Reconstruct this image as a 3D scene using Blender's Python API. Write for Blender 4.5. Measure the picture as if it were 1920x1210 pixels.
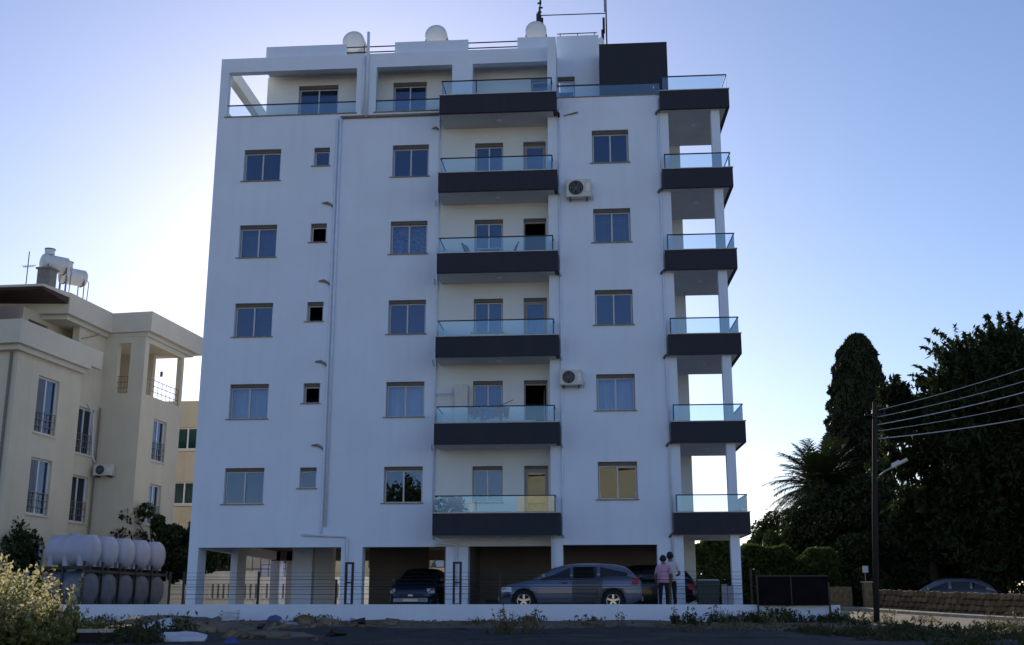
import bpy, math, random
import numpy as np
from mathutils import Vector, Matrix
R = math.radians
random.seed(7)
rng = np.random.default_rng(11)
for o in list(bpy.data.objects):
    bpy.data.objects.remove(o)
sc = bpy.context.scene
COL = sc.collection

# ------------------------------------------------------------------ camera, sky, sun, exposure
cd = bpy.data.cameras.new('camera')
cam = bpy.data.objects.new('camera', cd)
COL.objects.link(cam)
cam.location = (0, -40, 0)
cam.rotation_euler = (R(90 + 14.1), 0, R(4.48))
cd.sensor_width = 36
cd.lens = 40.05
cd.clip_end = 3000
sc.camera = cam

SUN_AZ = -12.5      # degrees from +Y (into the picture), negative = left
SUN_EL = 19.0
W = bpy.data.worlds.new('World')
sc.world = W
W.use_nodes = True
nt = W.node_tree
nt.nodes.clear()
sky = nt.nodes.new('ShaderNodeTexSky')
sky.sky_type = 'NISHITA'
sky.sun_disc = False
sky.sun_elevation = R(SUN_EL)
sky.sun_rotation = R(SUN_AZ)
sky.air_density = 1.0
sky.dust_density = 0.30
sky.ozone_density = 4.0
bg = nt.nodes.new('ShaderNodeBackground')
bg.inputs['Strength'].default_value = 0.135
wo = nt.nodes.new('ShaderNodeOutputWorld')
tn = nt.nodes.new('ShaderNodeMixRGB')          # cool white balance of the photograph, the same over the whole sky
tn.blend_type = 'MULTIPLY'
tn.inputs[0].default_value = 1
tn.inputs[2].default_value = (1.12, 0.98, 0.99, 1)
nt.links.new(sky.outputs[0], tn.inputs[1])
nt.links.new(tn.outputs[0], bg.inputs[0])
nt.links.new(bg.outputs[0], wo.inputs[0])
sl = bpy.data.lights.new('sun', 'SUN')
sl.energy = 4.6
sl.angle = R(0.5)
sl.color = (1.0, 0.89, 0.74)
sun = bpy.data.objects.new('sun', sl)
COL.objects.link(sun)
sdir = Vector((math.sin(R(SUN_AZ)) * math.cos(R(SUN_EL)), math.cos(R(SUN_AZ)) * math.cos(R(SUN_EL)), math.sin(R(SUN_EL))))
sun.rotation_euler = sdir.to_track_quat('Z', 'Y').to_euler()
sc.view_settings.view_transform = 'Standard'
sc.view_settings.look = 'None'
sc.view_settings.gamma = 1
sc.view_settings.exposure = 0.15
sc.render.engine = 'CYCLES'
sc.cycles.max_bounces = 8
sc.cycles.transparent_max_bounces = 24

# ------------------------------------------------------------------ materials
def newmat(name):
    m = bpy.data.materials.new(name)
    m.use_nodes = True
    n = m.node_tree
    return m, n, n.nodes['Principled BSDF']

def mat(name, col, rough=0.7, metal=0.0, var=0.12, scale=3.0, bump=0.0, bscale=40.0, stain=None, spec=0.5, col2=None, stretch=None):
    """paint, render, stone...: base colour broken up by two noises, optional streaks and fine relief"""
    m, n, b = newmat(name)
    N, L = n.nodes, n.links
    tc = N.new('ShaderNodeTexCoord')
    mp = N.new('ShaderNodeMapping')
    L.new(tc.outputs['Object'], mp.inputs[0])
    if stretch:
        mp.inputs['Scale'].default_value = stretch
    n1 = N.new('ShaderNodeTexNoise')
    n1.inputs['Scale'].default_value = scale
    n1.inputs['Detail'].default_value = 6
    n1.inputs['Roughness'].default_value = 0.62
    L.new(mp.outputs[0], n1.inputs['Vector'])
    rp = N.new('ShaderNodeValToRGB')
    c2 = col2 if col2 else tuple(c * (1 - 2 * var) for c in col)
    c1 = col if col2 else tuple(min(1, c * (1 + var * 0.5)) for c in col)
    rp.color_ramp.elements[0].position = 0.3
    rp.color_ramp.elements[1].position = 0.7
    rp.color_ramp.elements[0].color = (*c2, 1)
    rp.color_ramp.elements[1].color = (*c1, 1)
    L.new(n1.outputs[0], rp.inputs[0])
    out = rp.outputs[0]
    if stain:
        mp2 = N.new('ShaderNodeMapping')
        mp2.inputs['Scale'].default_value = (1.6, 1.6, 0.09)
        L.new(tc.outputs['Object'], mp2.inputs[0])
        n2 = N.new('ShaderNodeTexNoise')
        n2.inputs['Scale'].default_value = 2.2
        n2.inputs['Detail'].default_value = 8
        L.new(mp2.outputs[0], n2.inputs['Vector'])
        r2 = N.new('ShaderNodeValToRGB')
        r2.color_ramp.elements[0].position = 0.5
        r2.color_ramp.elements[1].position = 0.78
        L.new(n2.outputs[0], r2.inputs[0])
        mx = N.new('ShaderNodeMixRGB')
        mx.inputs[2].default_value = (*stain, 1)
        ml = N.new('ShaderNodeMath'); ml.operation = 'MULTIPLY'; ml.inputs[1].default_value = 0.5
        L.new(r2.outputs[0], ml.inputs[0])
        L.new(ml.outputs[0], mx.inputs[0])
        L.new(out, mx.inputs[1])
        out = mx.outputs[0]
    L.new(out, b.inputs['Base Color'])
    b.inputs['Roughness'].default_value = rough
    b.inputs['Metallic'].default_value = metal
    b.inputs['Specular IOR Level'].default_value = spec
    if bump:
        n3 = N.new('ShaderNodeTexNoise')
        n3.inputs['Scale'].default_value = bscale
        n3.inputs['Detail'].default_value = 5
        L.new(mp.outputs[0], n3.inputs['Vector'])
        bp = N.new('ShaderNodeBump')
        bp.inputs['Strength'].default_value = bump
        bp.inputs['Distance'].default_value = 0.02
        L.new(n3.outputs[0], bp.inputs['Height'])
        L.new(bp.outputs[0], b.inputs['Normal'])
    return m

def glass(name, tint, refl=1.0, rough=0.0, wave=0.0, gcol=(0.95, 0.97, 1)):
    """thin pane: see-through tint under a fresnel reflection"""
    m = bpy.data.materials.new(name)
    m.use_nodes = True
    n = m.node_tree
    N, L = n.nodes, n.links
    N.clear()
    o = N.new('ShaderNodeOutputMaterial')
    t = N.new('ShaderNodeBsdfTransparent'); t.inputs[0].default_value = (*tint, 1)
    g = N.new('ShaderNodeBsdfGlossy'); g.inputs['Roughness'].default_value = rough
    g.inputs[0].default_value = (*gcol, 1)
    fr = N.new('ShaderNodeFresnel'); fr.inputs[0].default_value = 1.52
    ml = N.new('ShaderNodeMath'); ml.operation = 'MULTIPLY'; ml.inputs[1].default_value = refl
    ml.use_clamp = True
    mx = N.new('ShaderNodeMixShader')
    L.new(fr.outputs[0], ml.inputs[0]); L.new(ml.outputs[0], mx.inputs[0])
    L.new(t.outputs[0], mx.inputs[1]); L.new(g.outputs[0], mx.inputs[2])
    L.new(mx.outputs[0], o.inputs[0])
    if wave:
        tc = N.new('ShaderNodeTexCoord')
        nz = N.new('ShaderNodeTexNoise'); nz.inputs['Scale'].default_value = 1.3
        L.new(tc.outputs['Object'], nz.inputs['Vector'])
        bp = N.new('ShaderNodeBump'); bp.inputs['Strength'].default_value = wave; bp.inputs['Distance'].default_value = 0.01
        L.new(nz.outputs[0], bp.inputs['Height'])
        L.new(bp.outputs[0], g.inputs['Normal']); L.new(bp.outputs[0], fr.inputs['Normal'])
    return m

def leafmat(name, col, col2, trans=0.35, scale=0.8):
    m, n, b = newmat(name)
    N, L = n.nodes, n.links
    tc = N.new('ShaderNodeTexCoord')
    nz = N.new('ShaderNodeTexNoise'); nz.inputs['Scale'].default_value = scale; nz.inputs['Detail'].default_value = 5
    L.new(tc.outputs['Object'], nz.inputs['Vector'])
    rp = N.new('ShaderNodeValToRGB')
    rp.color_ramp.elements[0].position = 0.35; rp.color_ramp.elements[1].position = 0.65
    rp.color_ramp.elements[0].color = (*col, 1); rp.color_ramp.elements[1].color = (*col2, 1)
    L.new(nz.outputs[0], rp.inputs[0])
    L.new(rp.outputs[0], b.inputs['Base Color'])
    b.inputs['Roughness'].default_value = 0.65
    b.inputs['Specular IOR Level'].default_value = 0.25
    tr = N.new('ShaderNodeBsdfTranslucent')
    L.new(rp.outputs[0], tr.inputs[0])
    mx = N.new('ShaderNodeMixShader'); mx.inputs[0].default_value = trans
    L.new(b.outputs[0], mx.inputs[1]); L.new(tr.outputs[0], mx.inputs[2])
    L.new(mx.outputs[0], N['Material Output'].inputs[0])
    return m

M = {}
M['white'] = mat('white_paint', (0.765, 0.845, 0.985), 0.85, var=0.035, scale=0.5, bump=0.12, bscale=60, stain=(0.68, 0.75, 0.86))
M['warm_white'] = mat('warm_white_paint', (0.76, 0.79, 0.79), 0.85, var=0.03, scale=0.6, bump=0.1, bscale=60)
M['soffit'] = mat('soffit_paint', (0.66, 0.66, 0.64), 0.9, var=0.05, scale=1.2)
M['navy'] = mat('charcoal_paint', (0.022, 0.023, 0.040), 0.75, var=0.06, scale=1.0, bump=0.08, stain=(0.032, 0.033, 0.05))
M['sill'] = mat('brown_marble', (0.30, 0.24, 0.19), 0.45, var=0.25, scale=9)
M['cap'] = mat('pale_marble', (0.66, 0.62, 0.58), 0.5, var=0.15, scale=8)
M['frame'] = mat('bronze_aluminium', (0.33, 0.30, 0.28), 0.45, var=0.06, scale=6)
M['sash'] = mat('pale_aluminium_sash', (0.62, 0.61, 0.64), 0.4, var=0.05, scale=6)
M['frame_dark'] = mat('brown_shutter_box', (0.14, 0.115, 0.095), 0.55, var=0.1, scale=6)
M['pane'] = glass('window_glass', (0.78, 0.83, 0.90), 1.9, wave=0.05, gcol=(.60, .74, 1.0))
M['rail_glass'] = glass('railing_glass', (0.86, 0.93, 0.955), 2.0, gcol=(.75, .9, 1.0))
M['black'] = mat('black_steel', (0.018, 0.018, 0.02), 0.5, var=0.2, scale=10)
M['black2'] = mat('black_mesh_sheet', (0.010, 0.010, 0.012), 0.9, var=0.2, scale=3, spec=0.1)
M['pipe'] = mat('white_pvc', (0.73, 0.80, 0.92), 0.55, var=0.05, scale=4)
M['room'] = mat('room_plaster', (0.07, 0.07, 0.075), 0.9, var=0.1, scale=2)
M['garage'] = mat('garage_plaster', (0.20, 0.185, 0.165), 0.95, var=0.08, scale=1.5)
M['concrete'] = mat('concrete_floor', (0.32, 0.30, 0.27), 0.9, var=0.15, scale=2, bump=0.2)
M['curtain'] = mat('white_curtain', (0.72, 0.74, 0.76), 0.9, var=0.12, scale=2, stretch=(14, 14, 0.6))
M['curtain_grey'] = mat('grey_blind', (0.20, 0.22, 0.26), 0.9, var=0.2, scale=3, stretch=(0.5, 0.5, 22))
M['reflection_pattern'] = mat('reflection_curtain', (0.55, 0.62, 0.72), 0.9, scale=5.5, col2=(0.06, 0.09, 0.17), stretch=(1.2, 1.2, 3.0))  # curtain with a building's reflection in the pane put into its colours
M['ac'] = mat('ac_casing', (0.66, 0.66, 0.62), 0.5, var=0.06, scale=3, stain=(0.5, 0.48, 0.42))
M['tankw'] = mat('tank_enamel', (0.74, 0.75, 0.76), 0.45, var=0.05, scale=2, stain=(0.55, 0.5, 0.44))
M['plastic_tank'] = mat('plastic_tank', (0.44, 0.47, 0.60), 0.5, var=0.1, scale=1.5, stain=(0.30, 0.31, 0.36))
M['plastic_shaded'] = mat('shaded_tank', (0.15, 0.17, 0.22), 0.6, var=0.2, scale=2.5, stain=(0.14, 0.14, 0.16))  # same tank plastic, with the lower row's shade put into its colour
M['galv'] = mat('galvanised_steel', (0.35, 0.36, 0.37), 0.5, metal=0.6, var=0.15, scale=8)
M['cream'] = mat('cream_render', (0.70, 0.63, 0.49), 0.9, var=0.05, scale=0.6, bump=0.1, stain=(0.58, 0.52, 0.40))
M['cream_deep'] = mat('deep_cream_render', (0.70, 0.56, 0.30), 0.9, var=0.05, scale=0.6)
M['cream_trim'] = mat('cream_trim', (0.70, 0.64, 0.53), 0.85, var=0.04, scale=1)
M['cream2'] = mat('tan_render', (0.64, 0.54, 0.38), 0.9, var=0.06, scale=0.8, stain=(0.52, 0.43, 0.30))
M['pinkish'] = mat('pink_render', (0.42, 0.31, 0.26), 0.9, var=0.06, scale=1)
M['upvc'] = mat('white_upvc', (0.78, 0.78, 0.77), 0.4, var=0.03, scale=4)
M['iron'] = mat('painted_iron', (0.22, 0.20, 0.18), 0.55, var=0.15, scale=9)
M['green_cur'] = mat('green_curtain', (0.10, 0.30, 0.20), 0.9, var=0.2, scale=2, stretch=(9, 9, .5))
M['redroof'] = mat('roof_timber', (0.075, 0.04, 0.032), 0.8, var=0.2, scale=6)
M['bgwall'] = mat('boundary_render', (0.80, 0.76, 0.66), 0.9, var=0.08, scale=1.2, stain=(0.5, 0.45, 0.37))
M['dirt'] = mat('dry_dirt', (0.25, 0.20, 0.155), 0.97, scale=1.7, col2=(0.12, 0.095, 0.075), bump=0.9, bscale=14, spec=0.1)
M['asphalt'] = mat('asphalt', (0.052, 0.052, 0.056), 0.9, scale=2.5, col2=(0.034, 0.034, 0.037), bump=0.5, bscale=90, spec=0.25)
def asphalt_wear(m):
    n = m.node_tree; N, L = n.nodes, n.links; b = N['Principled BSDF']
    src = b.inputs['Base Color'].links[0].from_socket
    tc = N.new('ShaderNodeTexCoord')
    vo = N.new('ShaderNodeTexVoronoi'); vo.feature = 'DISTANCE_TO_EDGE'; vo.inputs['Scale'].default_value = .55
    nz = N.new('ShaderNodeTexNoise'); nz.inputs['Scale'].default_value = 1.1; nz.inputs['Detail'].default_value = 8
    ad = N.new('ShaderNodeMixRGB'); ad.inputs[0].default_value = .25
    L.new(tc.outputs['Object'], nz.inputs['Vector']); L.new(tc.outputs['Object'], ad.inputs[1]); L.new(nz.outputs[1], ad.inputs[2]); L.new(ad.outputs[0], vo.inputs['Vector'])
    cr = N.new('ShaderNodeValToRGB'); cr.color_ramp.elements[0].position = .004; cr.color_ramp.elements[1].position = .016
    L.new(vo.outputs['Distance'], cr.inputs[0])
    n2 = N.new('ShaderNodeTexNoise'); n2.inputs['Scale'].default_value = .8; n2.inputs['Detail'].default_value = 9; n2.inputs['Roughness'].default_value = .7
    L.new(tc.outputs['Object'], n2.inputs['Vector'])
    c2 = N.new('ShaderNodeValToRGB'); c2.color_ramp.elements[0].position = .52; c2.color_ramp.elements[1].position = .68
    L.new(n2.outputs[0], c2.inputs[0])
    dust = N.new('ShaderNodeMixRGB'); dust.inputs[2].default_value = (.15, .125, .10, 1)
    mu = N.new('ShaderNodeMath'); mu.operation = 'MULTIPLY'; mu.inputs[1].default_value = .55
    L.new(c2.outputs[0], mu.inputs[0]); L.new(mu.outputs[0], dust.inputs[0]); L.new(src, dust.inputs[1])
    crk = N.new('ShaderNodeMixRGB'); crk.inputs[1].default_value = (.012, .012, .012, 1)
    L.new(cr.outputs[0], crk.inputs[0]); L.new(dust.outputs[0], crk.inputs[2])
    L.new(crk.outputs[0], b.inputs['Base Color'])
asphalt_wear(M['asphalt'])
M['street'] = mat('dusty_street', (0.24, 0.205, 0.16), 0.92, scale=1.3, col2=(0.15, 0.13, 0.105), bump=0.4, bscale=60, spec=0.2)
M['kerb'] = mat('pale_kerb', (0.50, 0.45, 0.36), 0.9, var=0.2, scale=4, bump=0.4)
M['stone'] = mat('brown_stone', (0.27, 0.185, 0.10), 0.95, var=0.3, scale=6, bump=0.7, bscale=25)
M['stone_b'] = mat('dark_brown_stone', (0.19, 0.125, 0.07), 0.95, var=0.3, scale=6, bump=0.7, bscale=25)
M['mortar'] = mat('mortar', (0.10, 0.075, 0.05), 0.95, var=0.2, scale=9)
M['bark'] = mat('bark', (0.075, 0.055, 0.04), 0.95, var=0.3, scale=6, bump=0.8, bscale=18, stretch=(3, 3, .5))
M['polewood'] = mat('weathered_pole', (0.022, 0.019, 0.018), 0.9, var=0.25, scale=5, stretch=(6, 6, .4))
M['leaf_dark'] = leafmat('dark_leaf', (0.020, 0.034, 0.012), (0.040, 0.062, 0.018), 0.25)
M['leaf_cyp'] = leafmat('cypress_leaf', (0.018, 0.026, 0.012), (0.030, 0.042, 0.016), 0.12)
M['leaf_mid'] = leafmat('green_leaf', (0.040, 0.065, 0.016), (0.075, 0.110, 0.025), 0.4)
M['leaf_pine'] = leafmat('pine_leaf', (0.020, 0.034, 0.011), (0.042, 0.062, 0.018), 0.3)
M['leaf_palm'] = leafmat('palm_leaf', (0.022, 0.036, 0.012), (0.040, 0.058, 0.020), 0.2)
M['leaf_dry'] = leafmat('dry_leaf', (0.36, 0.32, 0.16), (0.62, 0.56, 0.32), 0.5, 2.5)
M['leaf_bush'] = leafmat('bush_leaf', (0.13, 0.15, 0.035), (0.26, 0.27, 0.08), 0.5, 2.0)
M['weed'] = leafmat('weed_leaf', (0.045, 0.055, 0.020), (0.085, 0.085, 0.035), 0.35, 2.0)
M['weed_dry'] = leafmat('dry_weed', (0.11, 0.09, 0.05), (0.20, 0.165, 0.09), 0.35, 2.0)
M['tyre'] = mat('tyre_rubber', (0.015, 0.015, 0.016), 0.85, var=0.1, scale=10)
M['alloy'] = mat('alloy_rim', (0.62, 0.63, 0.65), 0.3, metal=0.9, var=0.05, scale=10)
M['trim'] = mat('black_trim', (0.012, 0.012, 0.013), 0.55, var=0.1, scale=10)
M['lamp'] = mat('headlamp', (0.75, 0.78, 0.82), 0.1, var=0.15, scale=20)
M['red'] = mat('red_lens', (0.45, 0.015, 0.015), 0.2, var=0.1, scale=20)
M['plate'] = mat('number_plate', (0.7, 0.7, 0.68), 0.5, var=0.05, scale=20)
M['skin'] = mat('skin', (0.20, 0.12, 0.085), 0.6, var=0.06, scale=8)
M['hair'] = mat('dark_hair', (0.012, 0.010, 0.009), 0.7, var=0.2, scale=40)
M['pink'] = mat('pink_cotton', (0.62, 0.34, 0.50), 0.9, var=0.10, scale=7)
M['whitec'] = mat('white_cotton', (0.62, 0.62, 0.70), 0.9, var=0.10, scale=7)
M['trouser'] = mat('dark_trouser', (0.016, 0.016, 0.022), 0.9, var=0.2, scale=9)
M['sock'] = mat('white_sock', (0.6, 0.6, 0.6), 0.9, var=0.1, scale=9)
M['bin'] = mat('green_bin', (0.035, 0.060, 0.055), 0.5, var=0.1, scale=5)
M['board'] = mat('pale_board', (0.33, 0.34, 0.38), 0.8, var=0.12, scale=3)
M['card'] = mat('cardboard', (0.26, 0.18, 0.11), 0.9, var=0.2, scale=4)
M['bluebag'] = mat('blue_plastic', (0.03, 0.09, 0.42), 0.35, var=0.2, scale=7)
M['paper'] = mat('white_sheeting', (0.62, 0.62, 0.66), 0.6, var=0.12, scale=4)
M['terracotta'] = mat('terracotta', (0.36, 0.14, 0.07), 0.85, var=0.15, scale=6)
M['stripe_b'] = mat('navy_canvas', (0.02, 0.03, 0.10), 0.9, var=0.1, scale=9)
M['cloth_r'] = mat('red_cloth', (0.32, 0.05, 0.06), 0.9, var=0.2, scale=9)
M['cloth_b'] = mat('blue_cloth', (0.10, 0.14, 0.30), 0.9, var=0.2, scale=9)
M['cloth_w'] = mat('pale_cloth', (0.60, 0.58, 0.58), 0.9, var=0.15, scale=9)
M['lampgrey'] = mat('lamp_housing', (0.60, 0.62, 0.66), 0.4, var=0.05, scale=8)
def carpaint(name, col, rough=0.28, metal=0.4):
    m, n, b = newmat(name)
    N, L = n.nodes, n.links
    nz = N.new('ShaderNodeTexNoise'); nz.inputs['Scale'].default_value = 3.0; nz.inputs['Detail'].default_value = 6
    rp = N.new('ShaderNodeMapRange')
    rp.inputs['To Min'].default_value = rough * .8; rp.inputs['To Max'].default_value = rough * 1.5
    L.new(nz.outputs[0], rp.inputs['Value']); L.new(rp.outputs[0], b.inputs['Roughness'])
    b.inputs['Base Color'].default_value = (*col, 1)
    b.inputs['Metallic'].default_value = metal
    b.inputs['Coat Weight'].default_value = 0.6
    b.inputs['Coat Roughness'].default_value = 0.08
    return m
M['car_grey'] = carpaint('silver_grey_paint', (0.13, 0.155, 0.235))
M['car_dark'] = carpaint('dark_blue_paint', (0.030, 0.038, 0.075))
M['car_black'] = carpaint('black_paint', (0.008, 0.008, 0.009))
M['car_glass'] = glass('car_glass', (0.10, 0.11, 0.12), 2.0)

# ------------------------------------------------------------------ mesh helpers
class MB:
    def __init__(s):
        s.v = []; s.f = []; s.mi = []; s.cur = 0
    def add(s, vs, fs):
        o = len(s.v)
        s.v.extend([tuple(map(float, p)) for p in vs])
        s.f.extend([tuple(i + o for i in f) for f in fs])
        s.mi.extend([s.cur] * len(fs))
        return s
    def box(s, x0, x1, y0, y1, z0, z1):
        v = [(x0, y0, z0), (x1, y0, z0), (x1, y1, z0), (x0, y1, z0), (x0, y0, z1), (x1, y0, z1), (x1, y1, z1), (x0, y1, z1)]
        return s.add(v, [(0, 3, 2, 1), (4, 5, 6, 7), (0, 1, 5, 4), (1, 2, 6, 5), (2, 3, 7, 6), (3, 0, 4, 7)])
    def obox(s, c, ax, ay, az, hx, hy, hz):
        c = Vector(c); ax = Vector(ax) * hx; ay = Vector(ay) * hy; az = Vector(az) * hz
        v = [c - ax - ay - az, c + ax - ay - az, c + ax + ay - az, c - ax + ay - az, c - ax - ay + az, c + ax - ay + az, c + ax + ay + az, c - ax + ay + az]
        return s.add(v, [(0, 3, 2, 1), (4, 5, 6, 7), (0, 1, 5, 4), (1, 2, 6, 5), (2, 3, 7, 6), (3, 0, 4, 7)])
    def bbox(s, x0, x1, y0, y1, z0, z1, b):
        """box with chamfered vertical and horizontal edges"""
        xs = [x0, x0 + b, x1 - b, x1]; ys = [y0, y0 + b, y1 - b, y1]; zs = [z0, z0 + b, z1 - b, z1]
        rings = []
        for zi, inset in ((z0, b), (z0 + b, 0), (z1 - b, 0), (z1, b)):
            a = [(x0 + inset + (b if not inset else 0) * 1, y0 + inset), (x1 - inset - (b if not inset else 0), y0 + inset), (x1 - inset, y0 + inset + (b if not inset else 0)), (x1 - inset, y1 - inset - (b if not inset else 0)), (x1 - inset - (b if not inset else 0), y1 - inset), (x0 + inset + (b if not inset else 0), y1 - inset), (x0 + inset, y1 - inset - (b if not inset else 0)), (x0 + inset, y0 + inset + (b if not inset else 0))]
            if inset:
                e = b * 0.5
                a = [(x0 + b + e, y0 + b), (x1 - b - e, y0 + b), (x1 - b, y0 + b + e), (x1 - b, y1 - b - e), (x1 - b - e, y1 - b), (x0 + b + e, y1 - b), (x0 + b, y1 - b - e), (x0 + b, y0 + b + e)]
            rings.append([(p[0], p[1], zi) for p in a])
        return s.loft(rings, caps=True)
    def loft(s, rings, caps=True, closed=True):
        n = len(rings[0]); vs = [p for r in rings for p in r]; fs = []
        for i in range(len(rings) - 1):
            for j in range(n if closed else n - 1):
                k = (j + 1) % n
                fs.append((i * n + j, i * n + k, (i + 1) * n + k, (i + 1) * n + j))
        if caps:
            fs.append(tuple(range(n - 1, -1, -1)))
            fs.append(tuple(range((len(rings) - 1) * n, len(rings) * n)))
        return s.add(vs, fs)
    def tube(s, pts, r, n=8, caps=True):
        pts = [Vector(p) for p in pts]
        rs = r if isinstance(r, (list, tuple)) else [r] * len(pts)
        rings = []
        ref = None
        for i, p in enumerate(pts):
            t = (pts[min(i + 1, len(pts) - 1)] - pts[max(i - 1, 0)]).normalized()
            if ref is None:
                ref = Vector((0, 0, 1)) if abs(t.z) < 0.9 else Vector((1, 0, 0))
            a = t.cross(ref).normalized(); b = t.cross(a).normalized()
            ref = -b if False else ref
            rings.append([p + (a * math.cos(q) + b * math.sin(q)) * rs[i] for q in [2 * math.pi * j / n for j in range(n)]])
        return s.loft(rings, caps)
    def cyl(s, p0, p1, r, n=16):
        return s.tube([p0, p1], r, n)
    def mesh(s, name):
        me = bpy.data.meshes.new(name)
        me.from_pydata(s.v, [], s.f)
        me.update()
        return me
    def build(s, name, m, parent=None, smooth=False, wl=True, loc=None):
        me = s.mesh(name)
        ms = m if isinstance(m, (list, tuple)) else [m]
        for q in ms:
            me.materials.append(M[q])
        if len(ms) > 1:
            me.polygons.foreach_set('material_index', s.mi)
        return link(name, me, parent, smooth, wl, loc)

def link(name, me, parent=None, smooth=False, wl=True, loc=None):
    """wl: the geometry is in world coordinates (or located at loc in the world); otherwise it is local to the parent"""
    o = bpy.data.objects.new(name, me)
    COL.objects.link(o)
    if smooth:
        me.polygons.foreach_set('use_smooth', [True] * len(me.polygons))
        me.update()
    if loc is not None:
        o.location = loc
    if parent is not None:
        o.parent = parent
        if wl:
            o.matrix_parent_inverse = PW[parent.name].inverted() if parent.name in PW else Matrix.Identity(4)
    return o
PW = {}
def thing(name, label, cat, loc=(0, 0, 0), rz=0.0, group=None):
    o = bpy.data.objects.new(name, None)
    COL.objects.link(o)
    o.empty_display_size = 0.3
    o.location = loc
    o.rotation_euler = (0, 0, rz)
    o['label'] = label; o['category'] = cat
    if group: o['group'] = group
    PW[o.name] = Matrix.Translation(loc) @ Matrix.Rotation(rz, 4, 'Z')
    return o
def tag(o, label, cat, group=None):
    o['label'] = label; o['category'] = cat
    if group: o['group'] = group
    return o
def struct(o, kind='structure'):
    o['kind'] = kind
    return o
def copy_tree(o, parent=None):
    c = o.copy(); COL.objects.link(c)
    if parent is not None: c.parent = parent
    for ch in list(o.children): copy_tree(ch, c)
    return c

def wall(x0, x1, z0, z1, holes, y0, y1, mb=None):
    """upright slab between y0 (front) and y1 with real rectangular openings and reveals; holes = (hx0,hx1,hz0,hz1)"""
    mb = mb or MB()
    xs = sorted({x0, x1, *[h[0] for h in holes], *[h[1] for h in holes]})
    zs = sorted({z0, z1, *[h[2] for h in holes], *[h[3] for h in holes]})
    xs = [x for x in xs if x0 - 1e-6 <= x <= x1 + 1e-6]; zs = [z for z in zs if z0 - 1e-6 <= z <= z1 + 1e-6]
    def solid(i, j):
        if i < 0 or j < 0 or i >= len(xs) - 1 or j >= len(zs) - 1: return False
        cx = (xs[i] + xs[i + 1]) / 2; cz = (zs[j] + zs[j + 1]) / 2
        return not any(h[0] < cx < h[1] and h[2] < cz < h[3] for h in holes)
    for i in range(len(xs) - 1):
        for j in range(len(zs) - 1):
            if not solid(i, j): continue
            a, b, c, d = xs[i], xs[i + 1], zs[j], zs[j + 1]
            mb.add([(a, y0, c), (b, y0, c), (b, y0, d), (a, y0, d)], [(0, 1, 2, 3)])
            mb.add([(a, y1, c), (b, y1, c), (b, y1, d), (a, y1, d)], [(3, 2, 1, 0)])
            if not solid(i - 1, j): mb.add([(a, y0, c), (a, y1, c), (a, y1, d), (a, y0, d)], [(3, 2, 1, 0)])
            if not solid(i + 1, j): mb.add([(b, y0, c), (b, y1, c), (b, y1, d), (b, y0, d)], [(0, 1, 2, 3)])
            if not solid(i, j - 1): mb.add([(a, y0, c), (b, y0, c), (b, y1, c), (a, y1, c)], [(3, 2, 1, 0)])
            if not solid(i, j + 1): mb.add([(a, y0, d), (b, y0, d), (b, y1, d), (a, y1, d)], [(0, 1, 2, 3)])
    return mb

# ------------------------------------------------------------------ ground
def gz(x, y):
    ys = [-200, -60, -40, -18, -5.5, 0, 8, 40, 120, 600]
    zs = [-6.0, -2.4, -1.6, -0.70, -0.34, -0.22, -0.02, 0.15, 0.2, 0.2]
    z = np.interp(y, ys, zs)
    k = np.clip((np.asarray(x, float) - 9.0) / 14, 0, 1) * np.clip((14 - np.asarray(y, float)) / 12, 0, 1)
    return z - 0.38 * k
def sheet(name, m, xs, ys, dz, keep=None, parent=None, rough=0.0):
    X, Y = np.meshgrid(xs, ys)
    Z = gz(X, Y) + dz
    if rough:
        Z = Z + rough * (np.sin(X * 1.7 + 1.3 * np.sin(Y * 1.1)) * np.sin(Y * 2.1 + np.sin(X * .7)) + 0.5 * np.sin(X * 4.3 + Y * 3.1) * np.sin(Y * 5.2 - X * 1.2)) * np.clip(1.5 - abs(Y + 8) / 20, 0, 1)
    n, k = X.shape
    idx = np.arange(n * k).reshape(n, k)
    F = np.stack([idx[:-1, :-1], idx[:-1, 1:], idx[1:, 1:], idx[1:, :-1]], -1).reshape(-1, 4)
    P = np.stack([X, Y, Z], -1).reshape(-1, 3)
    if keep is not None:
        c = P[F].mean(1)
        F = F[keep(c[:, 0], c[:, 1])]
    me = bpy.data.meshes.new(name)
    me.from_pydata(P.tolist(), [], F.tolist())
    me.materials.append(M[m]); me.update()
    return struct(link(name, me, parent, True))
gx = np.unique(np.concatenate([np.linspace(-600, -40, 15), np.linspace(-40, 40, 161), np.linspace(40, 600, 15)]))
gy = np.unique(np.concatenate([np.linspace(-200, -42, 10), np.linspace(-42, -4, 114), np.linspace(-4, 30, 35), np.linspace(30, 600, 15)]))
sheet('ground', 'dirt', gx, gy, 0.0, rough=0.035)
edge = lambda x: -11.2 + 0.45 * np.sin(x * .55) + 0.25 * np.sin(x * 1.9 + 1) + np.clip(x - 1, 0, 8) * -0.75 + np.clip(-6 - x, 0, 20) * -.55
sheet('road', 'asphalt', np.linspace(-30, 30, 241), np.linspace(-42, -9, 133), 0.06, keep=lambda x, y: y < edge(x))
sheet('side_street', 'street', np.linspace(7.0, 16, 73), np.linspace(-16, 40, 113), 0.02,
      keep=lambda x, y: (x > 7.25 + np.clip(-6 - y, 0, 9) * 0.25 + .15 * np.sin(y * 2)) & (x < 13.2 - (y + 1) * 0.365 + np.clip(y - 6, 0, 60) * .22))
# plot platform the block stands on
mb = MB().box(-26, 7.05, -5.4, 30, -0.9, -0.08)
struct(mb.build('plot_paving', 'concrete'))

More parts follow.
